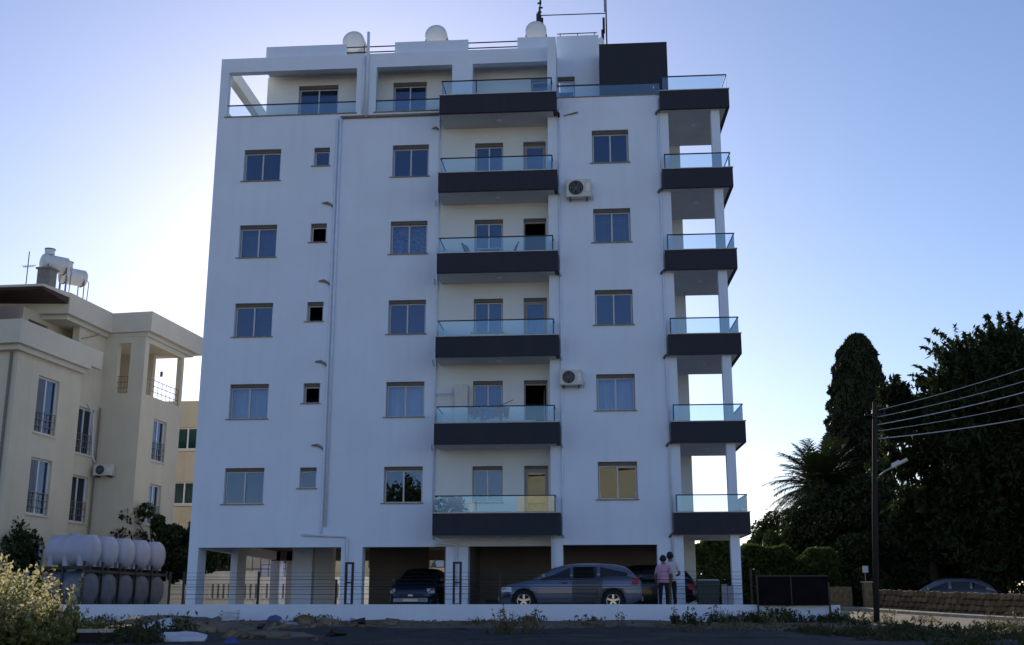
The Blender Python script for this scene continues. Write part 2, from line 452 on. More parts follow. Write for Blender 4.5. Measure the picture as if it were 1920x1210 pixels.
# pavement and kerb along the stone wall: line from (12.85,-1.4) up to (10.2,6)
SW0 = Vector((14.75, -6.0, 0)); SW1 = Vector((10.45, 6.0, 0))
sdirn = (SW1 - SW0).normalized(); snrm = Vector((-sdirn.y, sdirn.x, 0))   # towards the street (left)
def alongwall(t, off, z=0.0):
    p = SW0 + sdirn * t + snrm * off
    return (p.x, p.y, float(gz(p.x, p.y)) + z)
L_SW = (SW1 - SW0).length
mb = MB(); rings = []
for t in np.linspace(-10, L_SW + 14, 50):
    rings.append([alongwall(t, 0.0, -0.3), alongwall(t, 0.0, 0.13), alongwall(t, 1.05, 0.12), alongwall(t, 1.05, -0.3)])
mb.loft(rings)
pv = struct(mb.build('pavement', 'street'))
for i in range(26):
    t0 = -6 + i * 1.0
    mb = MB()
    mb.loft([[alongwall(t, 1.055, -0.3), alongwall(t, 1.055, 0.125 + random.uniform(0, .012)), alongwall(t, 1.20, 0.12), alongwall(t, 1.23, -0.3)] for t in (t0 + .012, t0 + .988)])
    mb.build('kerb_stone', 'kerb', pv)

# ================================================================== the apartment block
S = 3.06
FL = [2.75 + S * k for k in range(6)]
apt = thing('apartment_block', 'tall white six-storey apartment block with charcoal balconies and open car park', 'building', (-6, 5, 0))
XL, XR, XB, XP = -14.6, 2.70, -5.86, -1.74     # left end, right end, start of balcony bay, start of the projecting right bay
YR = -0.8                                       # front of the right bay
holeA = [(-13.46, -12.02, 3.61 + S * k, 4.89 + S * k) for k in range(5)]
holeB = [(-10.73, -10.12, 4.15 + S * k, 4.89 + S * k) for k in range(5)]
holeC = [(-7.69, -6.30, 3.61 + S * k, 4.89 + S * k) for k in range(5)]
holeD = [(-0.12, 1.22, 3.61 + S * k, 4.89 + S * k) for k in range(5)]
holeW = [(-4.54, -3.47, 3.61 + S * k, 4.88 + S * k) for k in range(5)]
holeG = [(-2.71, -1.86, FL[k], 4.88 + S * k) for k in range(5)]
wall(XL, XB, 2.09, 18.50, holeA + holeB + holeC, 0.0, 0.25).build('wall', 'white', apt)
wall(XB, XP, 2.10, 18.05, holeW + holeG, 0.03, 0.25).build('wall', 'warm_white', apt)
wall(XP, XR, 2.09, 18.47, holeD, YR, YR + 0.25).build('wall', 'white', apt)
mb = MB(); mb.box(XP, XP + .2, YR + .25, 0.03, 2.09, 18.05); mb.build('wall', 'white', apt)           # return of the right bay
mb = MB(); mb.box(XR - .25, XR, YR + .25, 10.75, 2.09, 18.05); mb.build('wall', 'white', apt)
mb = MB(); mb.box(XL, XL + .25, 0.25, 10.75, 2.09, 18.50); mb.build('wall', 'white', apt)
mb = MB(); mb.box(XL, XR, 10.75, 11.0, 2.09, 18.5); mb.build('wall', 'white', apt)
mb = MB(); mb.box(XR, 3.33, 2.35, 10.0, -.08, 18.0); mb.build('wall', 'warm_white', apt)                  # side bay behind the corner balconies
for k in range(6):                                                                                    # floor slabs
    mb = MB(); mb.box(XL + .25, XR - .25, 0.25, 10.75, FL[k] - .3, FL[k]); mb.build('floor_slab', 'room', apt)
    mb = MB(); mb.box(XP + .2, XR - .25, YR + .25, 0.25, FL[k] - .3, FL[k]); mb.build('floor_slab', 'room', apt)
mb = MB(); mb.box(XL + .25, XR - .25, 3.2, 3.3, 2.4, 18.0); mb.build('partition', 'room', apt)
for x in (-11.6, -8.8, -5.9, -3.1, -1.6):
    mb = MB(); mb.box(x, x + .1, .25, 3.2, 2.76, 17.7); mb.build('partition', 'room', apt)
# ground floor columns
for x0, x1, y0, y1 in ((XL, -14.25, 0, .85), (-9.13, -8.37, 0, .5), (-5.44, -4.66, 0, .5), (XP, -1.35, YR, .2), (1.82, XR, YR, 0.0),
                       (-14.36, -14.09, 4, 5.1), (-11.66, -10.9, 3, 3.4), (-11.56, -10.82, 6, 6.5), (-13.9, -13.4, 10.3, 10.9), (-6.1, -5.6, 10.3, 10.9), (XL, -14.2, 10.3, 10.9), (2.2, 2.7, 6, 6.5)):
    MB().box(x0, x1, y0, y1, -.08, 2.09 if y0 < 2 else 2.44).build('column', 'white', apt)
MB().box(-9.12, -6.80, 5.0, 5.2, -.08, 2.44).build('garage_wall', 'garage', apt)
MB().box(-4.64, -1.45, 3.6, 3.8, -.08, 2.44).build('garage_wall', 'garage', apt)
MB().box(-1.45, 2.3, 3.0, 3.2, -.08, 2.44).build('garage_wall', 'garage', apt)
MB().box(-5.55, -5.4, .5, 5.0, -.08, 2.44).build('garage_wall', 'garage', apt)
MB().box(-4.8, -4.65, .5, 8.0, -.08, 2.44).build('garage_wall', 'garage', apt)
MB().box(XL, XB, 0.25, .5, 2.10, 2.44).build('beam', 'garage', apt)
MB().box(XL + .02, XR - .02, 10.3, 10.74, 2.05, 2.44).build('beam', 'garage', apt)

# ---- windows
WC = {}
def wmesh(key, fn):
    if key not in WC: WC[key] = fn()
    return WC[key]
def window(parent, x0, x1, z0, z1, y, kind='double', curtain=None, sill=True, pane='pane', box=True):
    w, h = x1 - x0, z1 - z0
    t = 0.05; d0, d1 = 0.15, 0.21
    hb = 0.11 if box else 0.0
    def fr():
        mb = MB()
        mb.box(0.003, t * .7, d0, d1, 0.003, h - hb); mb.box(w - t * .7, w - .003, d0, d1, 0.003, h - hb)
        mb.box(t * .7, w - t * .7, d0, d1, 0.003, t * .4); mb.box(t * .7, w - t * .7, d0, d1, h - hb - t * .5, h - hb)
        mb.cur = 1
        mb.box(t * .7, t * 1.3, d0 + .012, d1 - .008, t * .4, h - hb - t * .5); mb.box(w - t * 1.3, w - t * .7, d0 + .012, d1 - .008, t * .4, h - hb - t * .5)
        mb.box(t * 1.3, w - t * 1.3, d0 + .012, d1 - .008, t * .4, t); mb.box(t * 1.3, w - t * 1.3, d0 + .012, d1 - .008, h - hb - t, h - hb - t * .5)
        if kind == 'double':
            mb.box(w / 2 - .026, w / 2 + .022, d0 - .012, d1 - .01, t, h - hb - t)
        me = mb.mesh('window'); me.materials.append(M['frame']); me.materials.append(M['sash'])
        me.polygons.foreach_set('material_index', mb.mi); return me
    o = link('window', wmesh(('f', kind, round(w, 2), round(h, 2), box), fr), parent, loc=(x0, y, z0))
    def sub(nm, key, fn, m, off=(0, 0, 0)):
        def mk():
            me = fn().mesh(nm); me.materials.append(M[m]); return me
        return link(nm, wmesh((nm, key, m, kind, round(w, 2), round(h, 2)), mk), o, wl=False, loc=off)
    if kind == 'double':
        pw = w / 2 - t - .028
        f = lambda: MB().box(0, pw, 0, .006, 0, h - hb - 2 * t)
        a = sub('pane', 'p', f, pane, (t, .172, t)); b = sub('pane', 'p', f, pane, (w / 2 + .028, .186, t))
        # tiny sash misalignment so the reflections differ from pane to pane
        a.rotation_euler = (random.uniform(-.006, .006), 0, random.uniform(-.006, .006)); b.rotation_euler = (random.uniform(-.006, .006), 0, random.uniform(-.006, .006))
    else:
        sub('pane', 'p', lambda: MB().box(0, w - 2 * t, 0, .006, 0, h - hb - 2 * t), pane, (t, .18, t))
    if box:
        sub('shutter_box', 'b', lambda: MB().box(.004, w - .004, .10, .24, h - hb + .004, h - .004), 'frame_dark')
    if sill:
        sub('sill', 's', lambda: MB().box(-.09, w + .05, -.05, .15, -.035, .0), 'sill')
    if curtain:
        def cur():
            mb = MB(); n = 28
            pts = [(w * i / n, .42 + .02 * math.sin(i * 1.9) + .012 * math.sin(i * .7)) for i in range(n + 1)]
            mb.loft([[(p[0], p[1], 0.0) for p in pts], [(p[0], p[1], h) for p in pts]], caps=False, closed=False); return mb
        sub('curtain', 'c', cur, curtain)
    return o
curA = {1: 'curtain', 3: 'curtain_grey'}
curC = {3: 'reflection_pattern', 1: 'curtain'}
curD = {1: 'curtain', 3: 'curtain_grey'}
for k in range(5):
    window(apt, *holeA[k], 0.0, curtain=curA.get(k))
    wb = window(apt, *holeB[k], 0.0, 'single')
    if k in (1, 2, 3):                      # tilted open inwards
        for ch in wb.children:
            if ch.name.startswith('pane'): ch.rotation_euler = (R(-32), 0, 0)
    window(apt, *holeC[k], 0.0, curtain=curC.get(k))
    window(apt, *holeD[k], YR, curtain=curD.get(k))
    window(apt, *holeW[k], 0.03, curtain={1: 'curtain_grey'}.get(k))
    # balcony door: frame, leaf, pane; two of them stand open
    x0, x1, z0, z1 = holeG[k]
    w, h = x1 - x0, z1 - z0
    mb = MB(); mb.box(x0 + .003, x0 + .05, .16, .23, z0, z1 - .11); mb.box(x1 - .05, x1 - .003, .16, .23, z0, z1 - .11); mb.box(x0 + .05, x1 - .05, .16, .23, z1 - .16, z1 - .11)
    d = mb.build('door', 'frame', apt)
    mb = MB(); mb.box(x0 + .004, x1 - .004, .13, .24, z1 - .106, z1 - .004); mb.build('shutter_box', 'frame_dark', d)
    lw, lh = w - .11, h - .17
    mb = MB(); mb.box(-lw, -lw + .07, 0, .04, 0, lh); mb.box(-.07, 0, 0, .04, 0, lh); mb.box(-lw + .07, -.07, 0, .04, 0, .09); mb.box(-lw + .07, -.07, 0, .04, lh - .07, lh); mb.box(-lw + .07, -.07, 0, .04, .62, .68)
    leaf = mb.build('door_leaf', 'frame', d, loc=(x1 - .055, .17, z0 + .01))
    MB().box(-lw + .07, -.07, .016, .024, .09, lh - .07).build('pane', 'pane', leaf, wl=False)
    if k in (1, 3): leaf.rotation_euler = (0, 0, R(-98) if k == 3 else R(-80))

# ---- balconies
def balcony(x0, x1, yf, yb, zt, side_l=True, side_r=True, taper=0.0, front=(None, None), xs_r=None):
    zb = zt - .76
    mb = MB()
    mb.loft([[(x0 + .01, yf + .13, z), (x1 - .13, yf + .13, z), (x1 - .13 - taper, yb, z), (x0 + .01, yb, z)] for z in (zb, zb + .30)])
    slab = mb.build('balcony', 'soffit', apt)
    mb = MB(); mb.box(x0, x1, yf, yf + .128, zb + .004, zt - .03); mb.build('fascia', 'navy', slab)
    mb = MB(); mb.box(x0 - .02, x1 + .02, yf - .02, yf + .15, zt - .03, zt); mb.build('coping', 'cap', slab)
    return slab, zb
def glassrail(par, p0, p1, zt, h=.56, posts=(), start=.0):
    p0 = Vector((*p0, 0)); p1 = Vector((*p1, 0)); d = (p1 - p0).normalized(); n = Vector((-d.y, d.x, 0)); c = (p0 + p1) / 2; l = (p1 - p0).length / 2
    mb = MB(); mb.obox((c.x, c.y, zt + h / 2 + .005), d, n, (0, 0, 1), l - .01, .006, h / 2 - .02)
    mb.build('glass_panel', 'rail_glass', par)
    mb = MB(); mb.obox((c.x, c.y, zt + h), d, n, (0, 0, 1), l + .02, .022, .018); mb.build('handrail', 'black', par)
    for t in posts:
        q = p0 + d * (t * 2 * l)
        MB().box(q.x - .018, q.x + .018, q.y - .018, q.y + .018, zt, zt + h - .02).build('post', 'black', par)
for k in range(6):
    zt = 3.15 + 3.068 * k
    # middle bay
    x0, x1, yf = -5.72, -1.39, -1.4
    slab, zb = balcony(x0, x1, yf, 0.03, zt)
    MB().box(x0, x0 + .12, yf + .13, .03, zb + .004, zt - .03).build('side_fascia', 'navy', slab)
    MB().box(x0 - .02, x0 + .14, yf + .15, .03, zt - .03, zt).build('coping', 'cap', slab)
    MB().box(x1 - .12, x1, yf + .13, YR, zb + .004, zt - .03).build('side_fascia', 'navy', slab)
    glassrail(slab, (x0 + .08, yf + .07), (x1 - .19, yf + .07), zt, posts=((.315,) if k == 5 else ()))
    glassrail(slab, (x0 + .08, yf + .11), (x0 + .08, 0.02), zt)
    glassrail(slab, (x1 - .19, yf + .11), (x1 - .19, YR - .01), zt, posts=(0.0,))
    mb = MB(); mb.tube([((x0 + x1) / 2, -.65, zb - .045), ((x0 + x1) / 2, -.65, zb - .02), ((x0 + x1) / 2, -.65, zb + .001)], [.05, .09, .10], 12); mb.build('ceiling_lamp', 'pipe', slab, smooth=True)
    # corner balcony
    x0, x1, yf = 2.40, 4.91, -1.15
    slab, zb = balcony(x0, x1, yf, 2.35, zt, taper=.12)
    mb = MB(); mb.loft([[(x1 - .125, yf + .13, z), (x1, yf + .13, z), (x1 - .12, 2.35, z), (x1 - .245, 2.35, z)] for z in (zb + .004, zt - .03)]); mb.build('side_fascia', 'navy', slab)
    mb = MB(); mb.loft([[(x1 - .14, yf + .15, z), (x1 + .02, yf + .15, z), (x1 - .10, 2.37, z), (x1 - .26, 2.37, z)] for z in (zt - .03, zt)]); mb.build('coping', 'cap', slab)
    MB().box(x0, x0 + .12, yf + .13, YR, zb + .004, zt - .03).build('side_fascia', 'navy', slab)
    if k < 5:
        MB().box(3.34, x1 - .25, 2.21, 2.35, zb + .30, zt - .25).build('rear_kerb', 'white', slab)
    glassrail(slab, (x0 + .10, yf + .07), (x1 - .09, yf + .07), zt, posts=(0.0,) if k < 5 else ())
    glassrail(slab, (x1 - .07, yf + .11), (x1 - .19, 2.3), zt)
    if k < 5:
        glassrail(slab, (3.36, 2.28), (x1 - .24, 2.28), zt - .42, h=.5)
    mb = MB(); mb.tube([(3.7, .4, zb - .045), (3.7, .4, zb - .02), (3.7, .4, zb + .001)], [.05, .09, .10], 12); mb.build('ceiling_lamp', 'pipe', slab, smooth=True)
# corner column, storey by storey
for k in range(6):
    z0 = -.08 if k == 0 else 3.15 + 3.068 * (k - 1) - .46
    z1 = 3.15 + 3.068 * k - .76
    MB().box(4.25, 4.56, -.92, -.55, z0, z1).build('column', 'white', apt)

# ---- top floor: open frame, set-back flat, roof
op = [(-14.27, -9.18, 18.4, 20.41), (-8.41, -5.45, 18.4, 20.41), (-4.66, -1.77, 17.9, 20.41)]
wall(XL, -1.74, 18.5, 21.0, op, 0.0, .30).build('roof_frame', 'white', apt)
MB().box(XL, -14.27, .30, 10.7, 20.42, 20.998).build('roof_beam', 'warm_white', apt)
MB().box(XL, -14.27, 10.4, 10.7, 18.5, 20.42).build('column', 'white', apt)
MB().box(-12.93, -1.46, .30, 10.7, 20.62, 20.97).build('roof_slab', 'soffit', apt)
hT = [(-11.72, -10.12, 18.06, 20.20), (-7.92, -6.58, 18.06, 20.20), (-2.47, -1.75, 18.06, 20.19)]
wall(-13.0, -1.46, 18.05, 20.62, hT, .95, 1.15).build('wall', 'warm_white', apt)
for i, hh in enumerate(hT):
    window(apt, *hh, .95, 'double' if i < 2 else 'single', sill=False)
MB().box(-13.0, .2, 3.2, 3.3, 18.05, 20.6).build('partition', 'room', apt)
MB().box(-13.0, -12.8, 1.15, 10.7, 18.05, 20.62).build('wall', 'warm_white', apt)
MB().box(-13.0, 2.6, 10.5, 10.7, 18.05, 20.62).build('wall', 'warm_white', apt)
for x0, x1 in ((-14.29, -9.17), (-8.42, -5.44)):
    MB().box(x0 - .06, x1 + .04, -.05, .32, 18.5, 18.53).build('coping', 'sill', apt)
    sb = MB().box(x0, x1, .1, .108, 18.53, 19.02).build('glass_panel', 'rail_glass', apt)
    MB().box(x0, x1, .08, .13, 19.022, 19.06).build('handrail', 'black', apt)
MB().box(-14.43, -14.42, .32, 10.3, 18.53, 19.02).build('glass_panel', 'rail_glass', apt)
for x0, x1 in ((-12.90, -9.70), (-7.76, -4.87), (-2.94, -1.75)):
    MB().box(x0, x1, .22, .42, 20.97, 21.57).build('parapet', 'white', apt)
MB().box(-12.90, -12.7, .42, 10.7, 20.97, 21.5).build('parapet', 'white', apt)
for x0, x1 in ((-9.70, -7.76), (-4.87, -2.94)):
    for z in (21.22, 21.45):
        MB().box(x0, x1, .30, .34, z, z + .035).build('roof_rail', 'black', apt)
# right of the fin: terrace wall, dark lift box, terrace glass
MB().box(-1.74, -1.42, YR, .95, 18.47, 21.0).build('wall', 'white', apt)
wall(-1.45, .21, 18.05, 21.95, [(-1.44, -.75, 18.1, 20.2)], .95, 1.15).build('wall', 'white', apt)
window(apt, -1.44, -.75, 18.1, 20.2, .95, 'single', sill=False)
MB().box(.012, .21, 1.15, 8, 18.05, 21.95).build('wall', 'white', apt)
MB().box(-1.45, .012, 1.15, 8, 21.6, 21.9).build('roof_slab', 'white', apt)
MB().box(.214, 2.80, .0, 5.5, 18.05, 21.04).build('lift_housing', 'navy', apt)
MB().box(-1.42, XR, YR - .04, YR + .28, 18.47, 18.50).build('coping', 'sill', apt)
MB().box(-1.40, 2.42, YR + .1, YR + .108, 18.50, 18.99).build('glass_panel', 'rail_glass', apt)
MB().box(-1.40, 2.42, YR + .08, YR + .13, 18.992, 19.03).build('handrail', 'black', apt)
for x in (-1.3, -.62, .05):
    MB().box(x - .015, x + .015, 1.1, 1.13, 21.95, 22.12).build('roof_post', 'black', apt)
MB().box(-1.42, .15, 1.1, 1.13, 22.12, 22.15).build('roof_rail', 'black', apt)
for x, z in ((-3.25, 19.25), (2.2, 18.78), (-1.85, 18.75)):
    MB().box(x - .02, x + .02, .93 if x < -3 else YR + .08, .95 if x < -3 else YR + .098, z, z + .09).build('bracket', 'black' if x < -3 else 'upvc', apt)

# ---- rainwater and waste pipes on the front
def pipe(pts, r=.045, m='pipe'):
    return MB().tube(pts, r, 10).build('downpipe', m, apt, smooth=True)
pipe([(-9.86, -.05, 18.28), (-9.86, -.05, 2.75), (-9.86, -.05, 2.5)])
pipe([(-9.72, -.055, 18.30), (-9.72, -.055, 2.8)], .05)
MB().tube([(-9.74, -.06, 18.33), (-5.75, -.06, 18.34)], .055, 10).build('drain_pipe', 'sill', apt, smooth=True)
pipe([(-10.55, -.06, 2.52), (-9.0, -.06, 2.46), (-8.92, -.06, 2.40), (-8.9, -.06, .75)], .05)
MB().tube([(-8.76, -.06, 21.9), (-8.75, -.06, 20.9), (-8.74, -.06, 18.3)], .055, 10).build('vent_pipe', 'pipe', apt, smooth=True)
MB().tube([(-8.9, -.05, 20.9), (-8.9, -.05, 18.3)], .04, 10).build('vent_pipe', 'pipe', apt, smooth=True)
for k in range(4):
    z = 5.63 + S * k
    MB().tube([(-10.32, -.07, z + .04), (-10.12, -.09, z + .05), (-9.98, -.06, z - .02), (-9.90, -.05, z - .12)], [.025, .05, .04, .035], 8).build('drain_spout', 'sill', apt, smooth=True)
    z2 = 5.42 + S * k
    MB().tube([(-6.02, -.05, z2 + .25), (-6.02, -.05, z2 + .1), (-5.95, -.05, z2 + .02)], .03, 8).build('drain_spout', 'pipe', apt, smooth=True)
MB().tube([(-6.2, -.05, 17.75), (-6.03, -.07, 17.78), (-5.93, -.05, 17.70)], [.02, .05, .03], 8).build('drain_spout', 'sill', apt, smooth=True)
pipe([(-5.90, -.04, 18.3), (-5.90, -.04, 2.3)], .035)
pipe([(-5.90, -.05, 2.3), (-5.75, -.05, 2.2), (-5.2, -.05, 2.18), (-5.08, -.05, 2.1), (-5.06, -.05, .75)], .05)
pipe([(-1.33, YR - .05, 18.0), (-1.33, YR - .05, 2.45), (-1.40, YR - .06, 2.38), (-1.62, YR - .06, 2.36), (-1.65, YR - .05, 2.2), (-1.65, YR - .05, 0)], .04)
pipe([(2.33, YR - .05, 18.3), (2.33, YR - .05, 0.0)], .04)
for k in range(6):
    zb = 3.15 + 3.068 * k - .76
    MB().tube([(-1.36, -1.0, zb + .10), (-1.33, -.95, zb + .06), (-1.32, -.87, zb - .06)], [.03, .045, .04], 8).build('drain_spout', 'pipe' if k < 5 else 'black', apt, smooth=True)
    MB().tube([(2.38, -1.0, zb + .06), (2.30, -.95, zb + .02), (2.24, -.87, zb - .06)], [.03, .045, .04], 8).build('drain_spout', 'frame_dark', apt, smooth=True)
MB().tube([(-1.15, YR - .04, 17.74), (-.75, YR - .05, 17.83), (-.62, YR - .05, 17.86)], [.012, .03, .03], 8).build('drain_spout', 'sill', apt, smooth=True)

# ---- things fixed on or standing on the block
def ac_unit(x0, x1, z0, z1, y, label, loc_rz=0.0, root_loc=None):
    w, h, dp = x1 - x0, z1 - z0, .30
    t = thing('air_conditioner', label, 'air conditioner', root_loc or (x0, y, z0), loc_rz, 'outdoor air conditioning units on the walls')
    mb = MB().bbox(0, w, -dp - .08, -.08, .06, h, .015); mb.build('casing', 'ac', t, wl=False)
    cx, cz, r = w * .40, (h + .06) / 2, h * .36
    mb = MB(); mb.tube([(cx, -dp - .081, cz), (cx, -dp - .10, cz)], r, 28); mb.build('fan_opening', 'trim', t, wl=False)
    mb = MB()
    for q in (1.0, .76, .52, .28):
        pts = [(cx + r * q * math.cos(a), -dp - .105, cz + r * q * math.sin(a)) for a in np.linspace(0, 2 * math.pi, 29)]
        mb.tube(pts, .005, 5, caps=False)
    for a in range(6):
        an = a * math.pi / 3; mb.cyl((cx, -dp - .107, cz), (cx + r * math.cos(an), -dp - .107, cz + r * math.sin(an)), .005, 5)
    mb.build('fan_guard', 'galv', t, wl=False)
    mb = MB(); mb.box(w * .80, w * .95, -dp - .09, -dp - .081, h * .35, h * .75); mb.build('valve_cover', 'upvc', t, wl=False)
    for x in (.15 * w, .82 * w):
        MB().box(x, x + .04, -dp - .08, 0, .0, .055).build('bracket', 'black', t, wl=False)
    mb = MB(); mb.tube([(w, -.25, .3), (w + .05, -.25, .28), (w + .07, -.2, .12), (w + .03, -.05, .02)], .018, 8); mb.build('hose', 'pipe', t, wl=False, smooth=True)
    return t
ac_unit(-1.08, -.18, 14.36, 15.10, YR, 'white air conditioner high on the white block beside the fifth-floor corner window')
ac_unit(-1.38, -.60, 7.46, 8.06, YR, 'small white air conditioner on the white block below the third-floor balcony')

def boiler(x, y, z, label, r=.45, L=1.5):
    t = thing('water_tank', label, 'water tank', (x, y, 20.97), 0, 'round water tanks on the white block roof')
    h = z - 20.97
    mb = MB(); rings = []
    for yy, rr in ((0, .0001), (.005, r * .55), (.03, r * .85), (.09, r), (L - .09, r), (L - .03, r * .85), (L, .0001)):
        rings.append([(rr * math.cos(a), yy, h + rr * math.sin(a)) for a in np.linspace(0, 2 * math.pi, 33)[:-1]])
    mb.loft(rings, caps=False); mb.build('drum', 'tankw', t, wl=False, smooth=True)
    for sx in (-1, 1):
        for yy in (.25, L - .25):
            MB().tube([(sx * r * .9, yy, 0), (sx * r * .98, yy, h - .1)], .022, 6).build('leg', 'black', t, wl=False)
            MB().tube([(sx * r * .9, yy, h - .45), (-sx * r * .2, yy, h - r - .02)], .018, 6).build('brace', 'black', t, wl=False)
    MB().box(-r, r, .2, L - .2, h - r - .07, h - r - .03).build('cradle', 'galv', t, wl=False)
    mb = MB(); mb.obox((.1, -.25, h * .32), (1, 0, 0), (0, .8, -.6), (0, .6, .8), r * .95, .5, .03)
    return t
boiler(-9.86, 2.0, 22.70, 'leftmost round white water tank on the block roof, beside the vent pipe')
boiler(-6.43, 2.0, 22.84, 'round white water tank end on the block roof, middle one of three')
boiler(-2.32, 2.0, 22.86, 'round white water tank end on the block roof under the antenna mast', .43)
# solar collectors lie behind the parapet, mostly hidden
# masts
t = thing('antenna_mast', 'thin dark antenna mast with twisted cable above the rightmost roof tank', 'antenna', (-2.2, 3.2, 20.97))
mb = MB(); mb.tube([(0, 0, 0), (0, 0, 4.6)], .028, 8); mb.build('pole', 'black', t, wl=False)
mb = MB(); mb.box(-.16, .02, -.06, .06, 2.75, 3.25); mb.box(-.03, .13, -.05, .05, 2.6, 3.05); mb.build('antenna_panel', 'trim', t, wl=False)
for i in range(5):
    MB().box(-.11 + .05 * (i % 2), .06 + .05 * (i % 2), -.03, .03, 3.3 + .21 * i, 3.36 + .21 * i).build('antenna_element', 'trim', t, wl=False)
mb = MB(); mb.tube([(.05 * math.sin(i * 1.1), -.04, 2.9 + .12 * i) for i in range(14)], .02, 6); mb.build('cable', 'trim', t, wl=False)
t = thing('antenna_mast', 'tall dark antenna mast with panel and dish standing behind the dark roof box', 'antenna', (.56, 3.2, 20.97))
mb = MB(); mb.tube([(0, 0, 0), (0, 0, 5.0)], .03, 8); mb.build('pole', 'black', t, wl=False)
mb = MB(); mb.box(-.09, .01, -.08, .04, 3.25, 4.5); mb.build('antenna_panel', 'galv', t, wl=False)
mb = MB(); mb.box(-.16, -.06, -.05, .05, 2.25, 2.95); mb.box(-.22, -.1, -.05, .05, 1.95, 2.4); mb.build('antenna_panel', 'trim', t, wl=False)
mb = MB(); rings = [[(-.24 + .8 * q * .3 * math.cos(a) * .6, -.1 + .05 * q, 1.75 + .3 * q * math.sin(a)) for a in np.linspace(0, 2 * math.pi, 21)[:-1]] for q in (.05, .5, 1)]
mb.loft(rings, caps=False); mb.build('dish', 'tankw', t, wl=False, smooth=True)
mb = MB(); mb.tube([(-2.76, 0, 3.18), (0, 0, 3.16)], .022, 6); mb.build('cross_bar', 'black', t, wl=False)
# floor things on balconies
def folding_chair(x, y, z, rz, label):
    t = thing('deck_chair', label, 'chair', (x, y, z), rz, 'striped chairs on the fourth-floor balcony')
    for sx in (-.24, .24):
        MB().tube([(sx, -.28, 0), (sx, .18, .95)], .02, 6).build('leg', 'stripe_b', t, wl=False)
        MB().tube([(sx, .30, 0), (sx, -.22, .46)], .02, 6).build('leg', 'stripe_b', t, wl=False)
    MB().tube([(-.24, .18, .95), (.24, .18, .95)], .02, 6).build('top_bar', 'stripe_b', t, wl=False)
    for i in range(8):
        x0 = -.23 + i * .0575
        mb = MB(); mb.loft([[(x0, y_, z_), (x0 + .055, y_, z_), (x0 + .055, y_ + .008, z_ - .008), (x0, y_ + .008, z_ - .008)] for y_, z_ in ((-.26, .44), (.0, .40), (.03, .43), (.17, .93))])
        mb.build('stripe', 'stripe_b' if i % 2 else 'cloth_w', t, wl=False)
    return t
zc = 11.596 + .30
folding_chair(-4.65, -.75, zc + .0, R(70), 'blue and white striped deck chair at the left end of the balcony')
folding_chair(-3.05, -.75, zc + .0, R(-75), 'blue and white striped deck chair beside the open balcony door')
t = thing('balcony_table', 'low pale table between two striped deck chairs on the balcony', 'table', (-3.85, -.75, zc))
MB().bbox(-.45, .45, -.3, .3, .66, .70, .01).build('table_top', 'upvc', t, wl=False)
for a, b in ((-.4, -.25), (.4, -.25), (-.4, .25), (.4, .25)):
    MB().box(a - .02, a + .02, b - .02, b + .02, 0, .66).build('leg', 'upvc', t, wl=False)
zc = 5.458 + .30
t = thing('water_heater', 'tall white boxy heater on balcony wall with a flue', 'heater', (-4.92, -.05, zc))
MB().bbox(-.24, .24, -.36, 0.0, .55, 2.0, .02).build('cabinet', 'ac', t, wl=False)
MB().tube([(-.24, -.18, 1.75), (-.5, -.18, 1.72), (-.9, -.18, 1.69)], .03, 8).build('flue', 'pipe', t, wl=False, smooth=True)
MB().box(-.2, .2, -.3, -.05, 0, .5).build('stand', 'upvc', t, wl=False)
t = thing('drying_rack', 'clothes drying rack hung with red and blue laundry on the balcony', 'drying rack', (-4.0, -.85, zc))
for sx in (-.62, .62):
    MB().tube([(sx, -.25, 0), (sx * .9, 0, 1.05)], .012, 6).build('leg', 'galv', t, wl=False)
    MB().tube([(sx, .25, 0), (sx * .9, 0, 1.05)], .012, 6).build('leg', 'galv', t, wl=False)
for i in range(5):
    MB().tube([(-.66, -.2 + .1 * i, 1.06), (.72, -.2 + .1 * i, 1.06)], .006, 5).build('wire', 'galv', t, wl=False)
MB().tube([(.45, -.1, 1.06), (.98, -.1, 1.30)], .012, 6).build('arm', 'trim', t, wl=False)
xx = -.6
for i in range(16):
    w = random.uniform(.08, .15); hh = random.uniform(.22, .5); yy = random.choice((-.2, -.1, 0))
    mb = MB(); mb.loft([[(xx + .012 * math.sin(j), yy + .01 * math.sin(2 * j + i), 1.06 - hh * j / 4), (xx + w + .012 * math.cos(j), yy + .01, 1.06 - hh * j / 4)] for j in range(5)], caps=False, closed=False)
    mb.build('garment', random.choice(('cloth_r', 'cloth_b', 'cloth_r', 'stripe_b')), t, wl=False)
    xx += w * .75
t = thing('laundry_basket', 'white storage chest beside the open door under the drying rack balcony', 'chest', (-2.75, -.8, zc))
MB().bbox(-.55, .5, -.2, .25, 0, .52, .03).build('body', 'upvc', t, wl=False)
MB().bbox(-.57, .52, -.22, .27, .525, .57, .015).build('lid', 'upvc', t, wl=False)

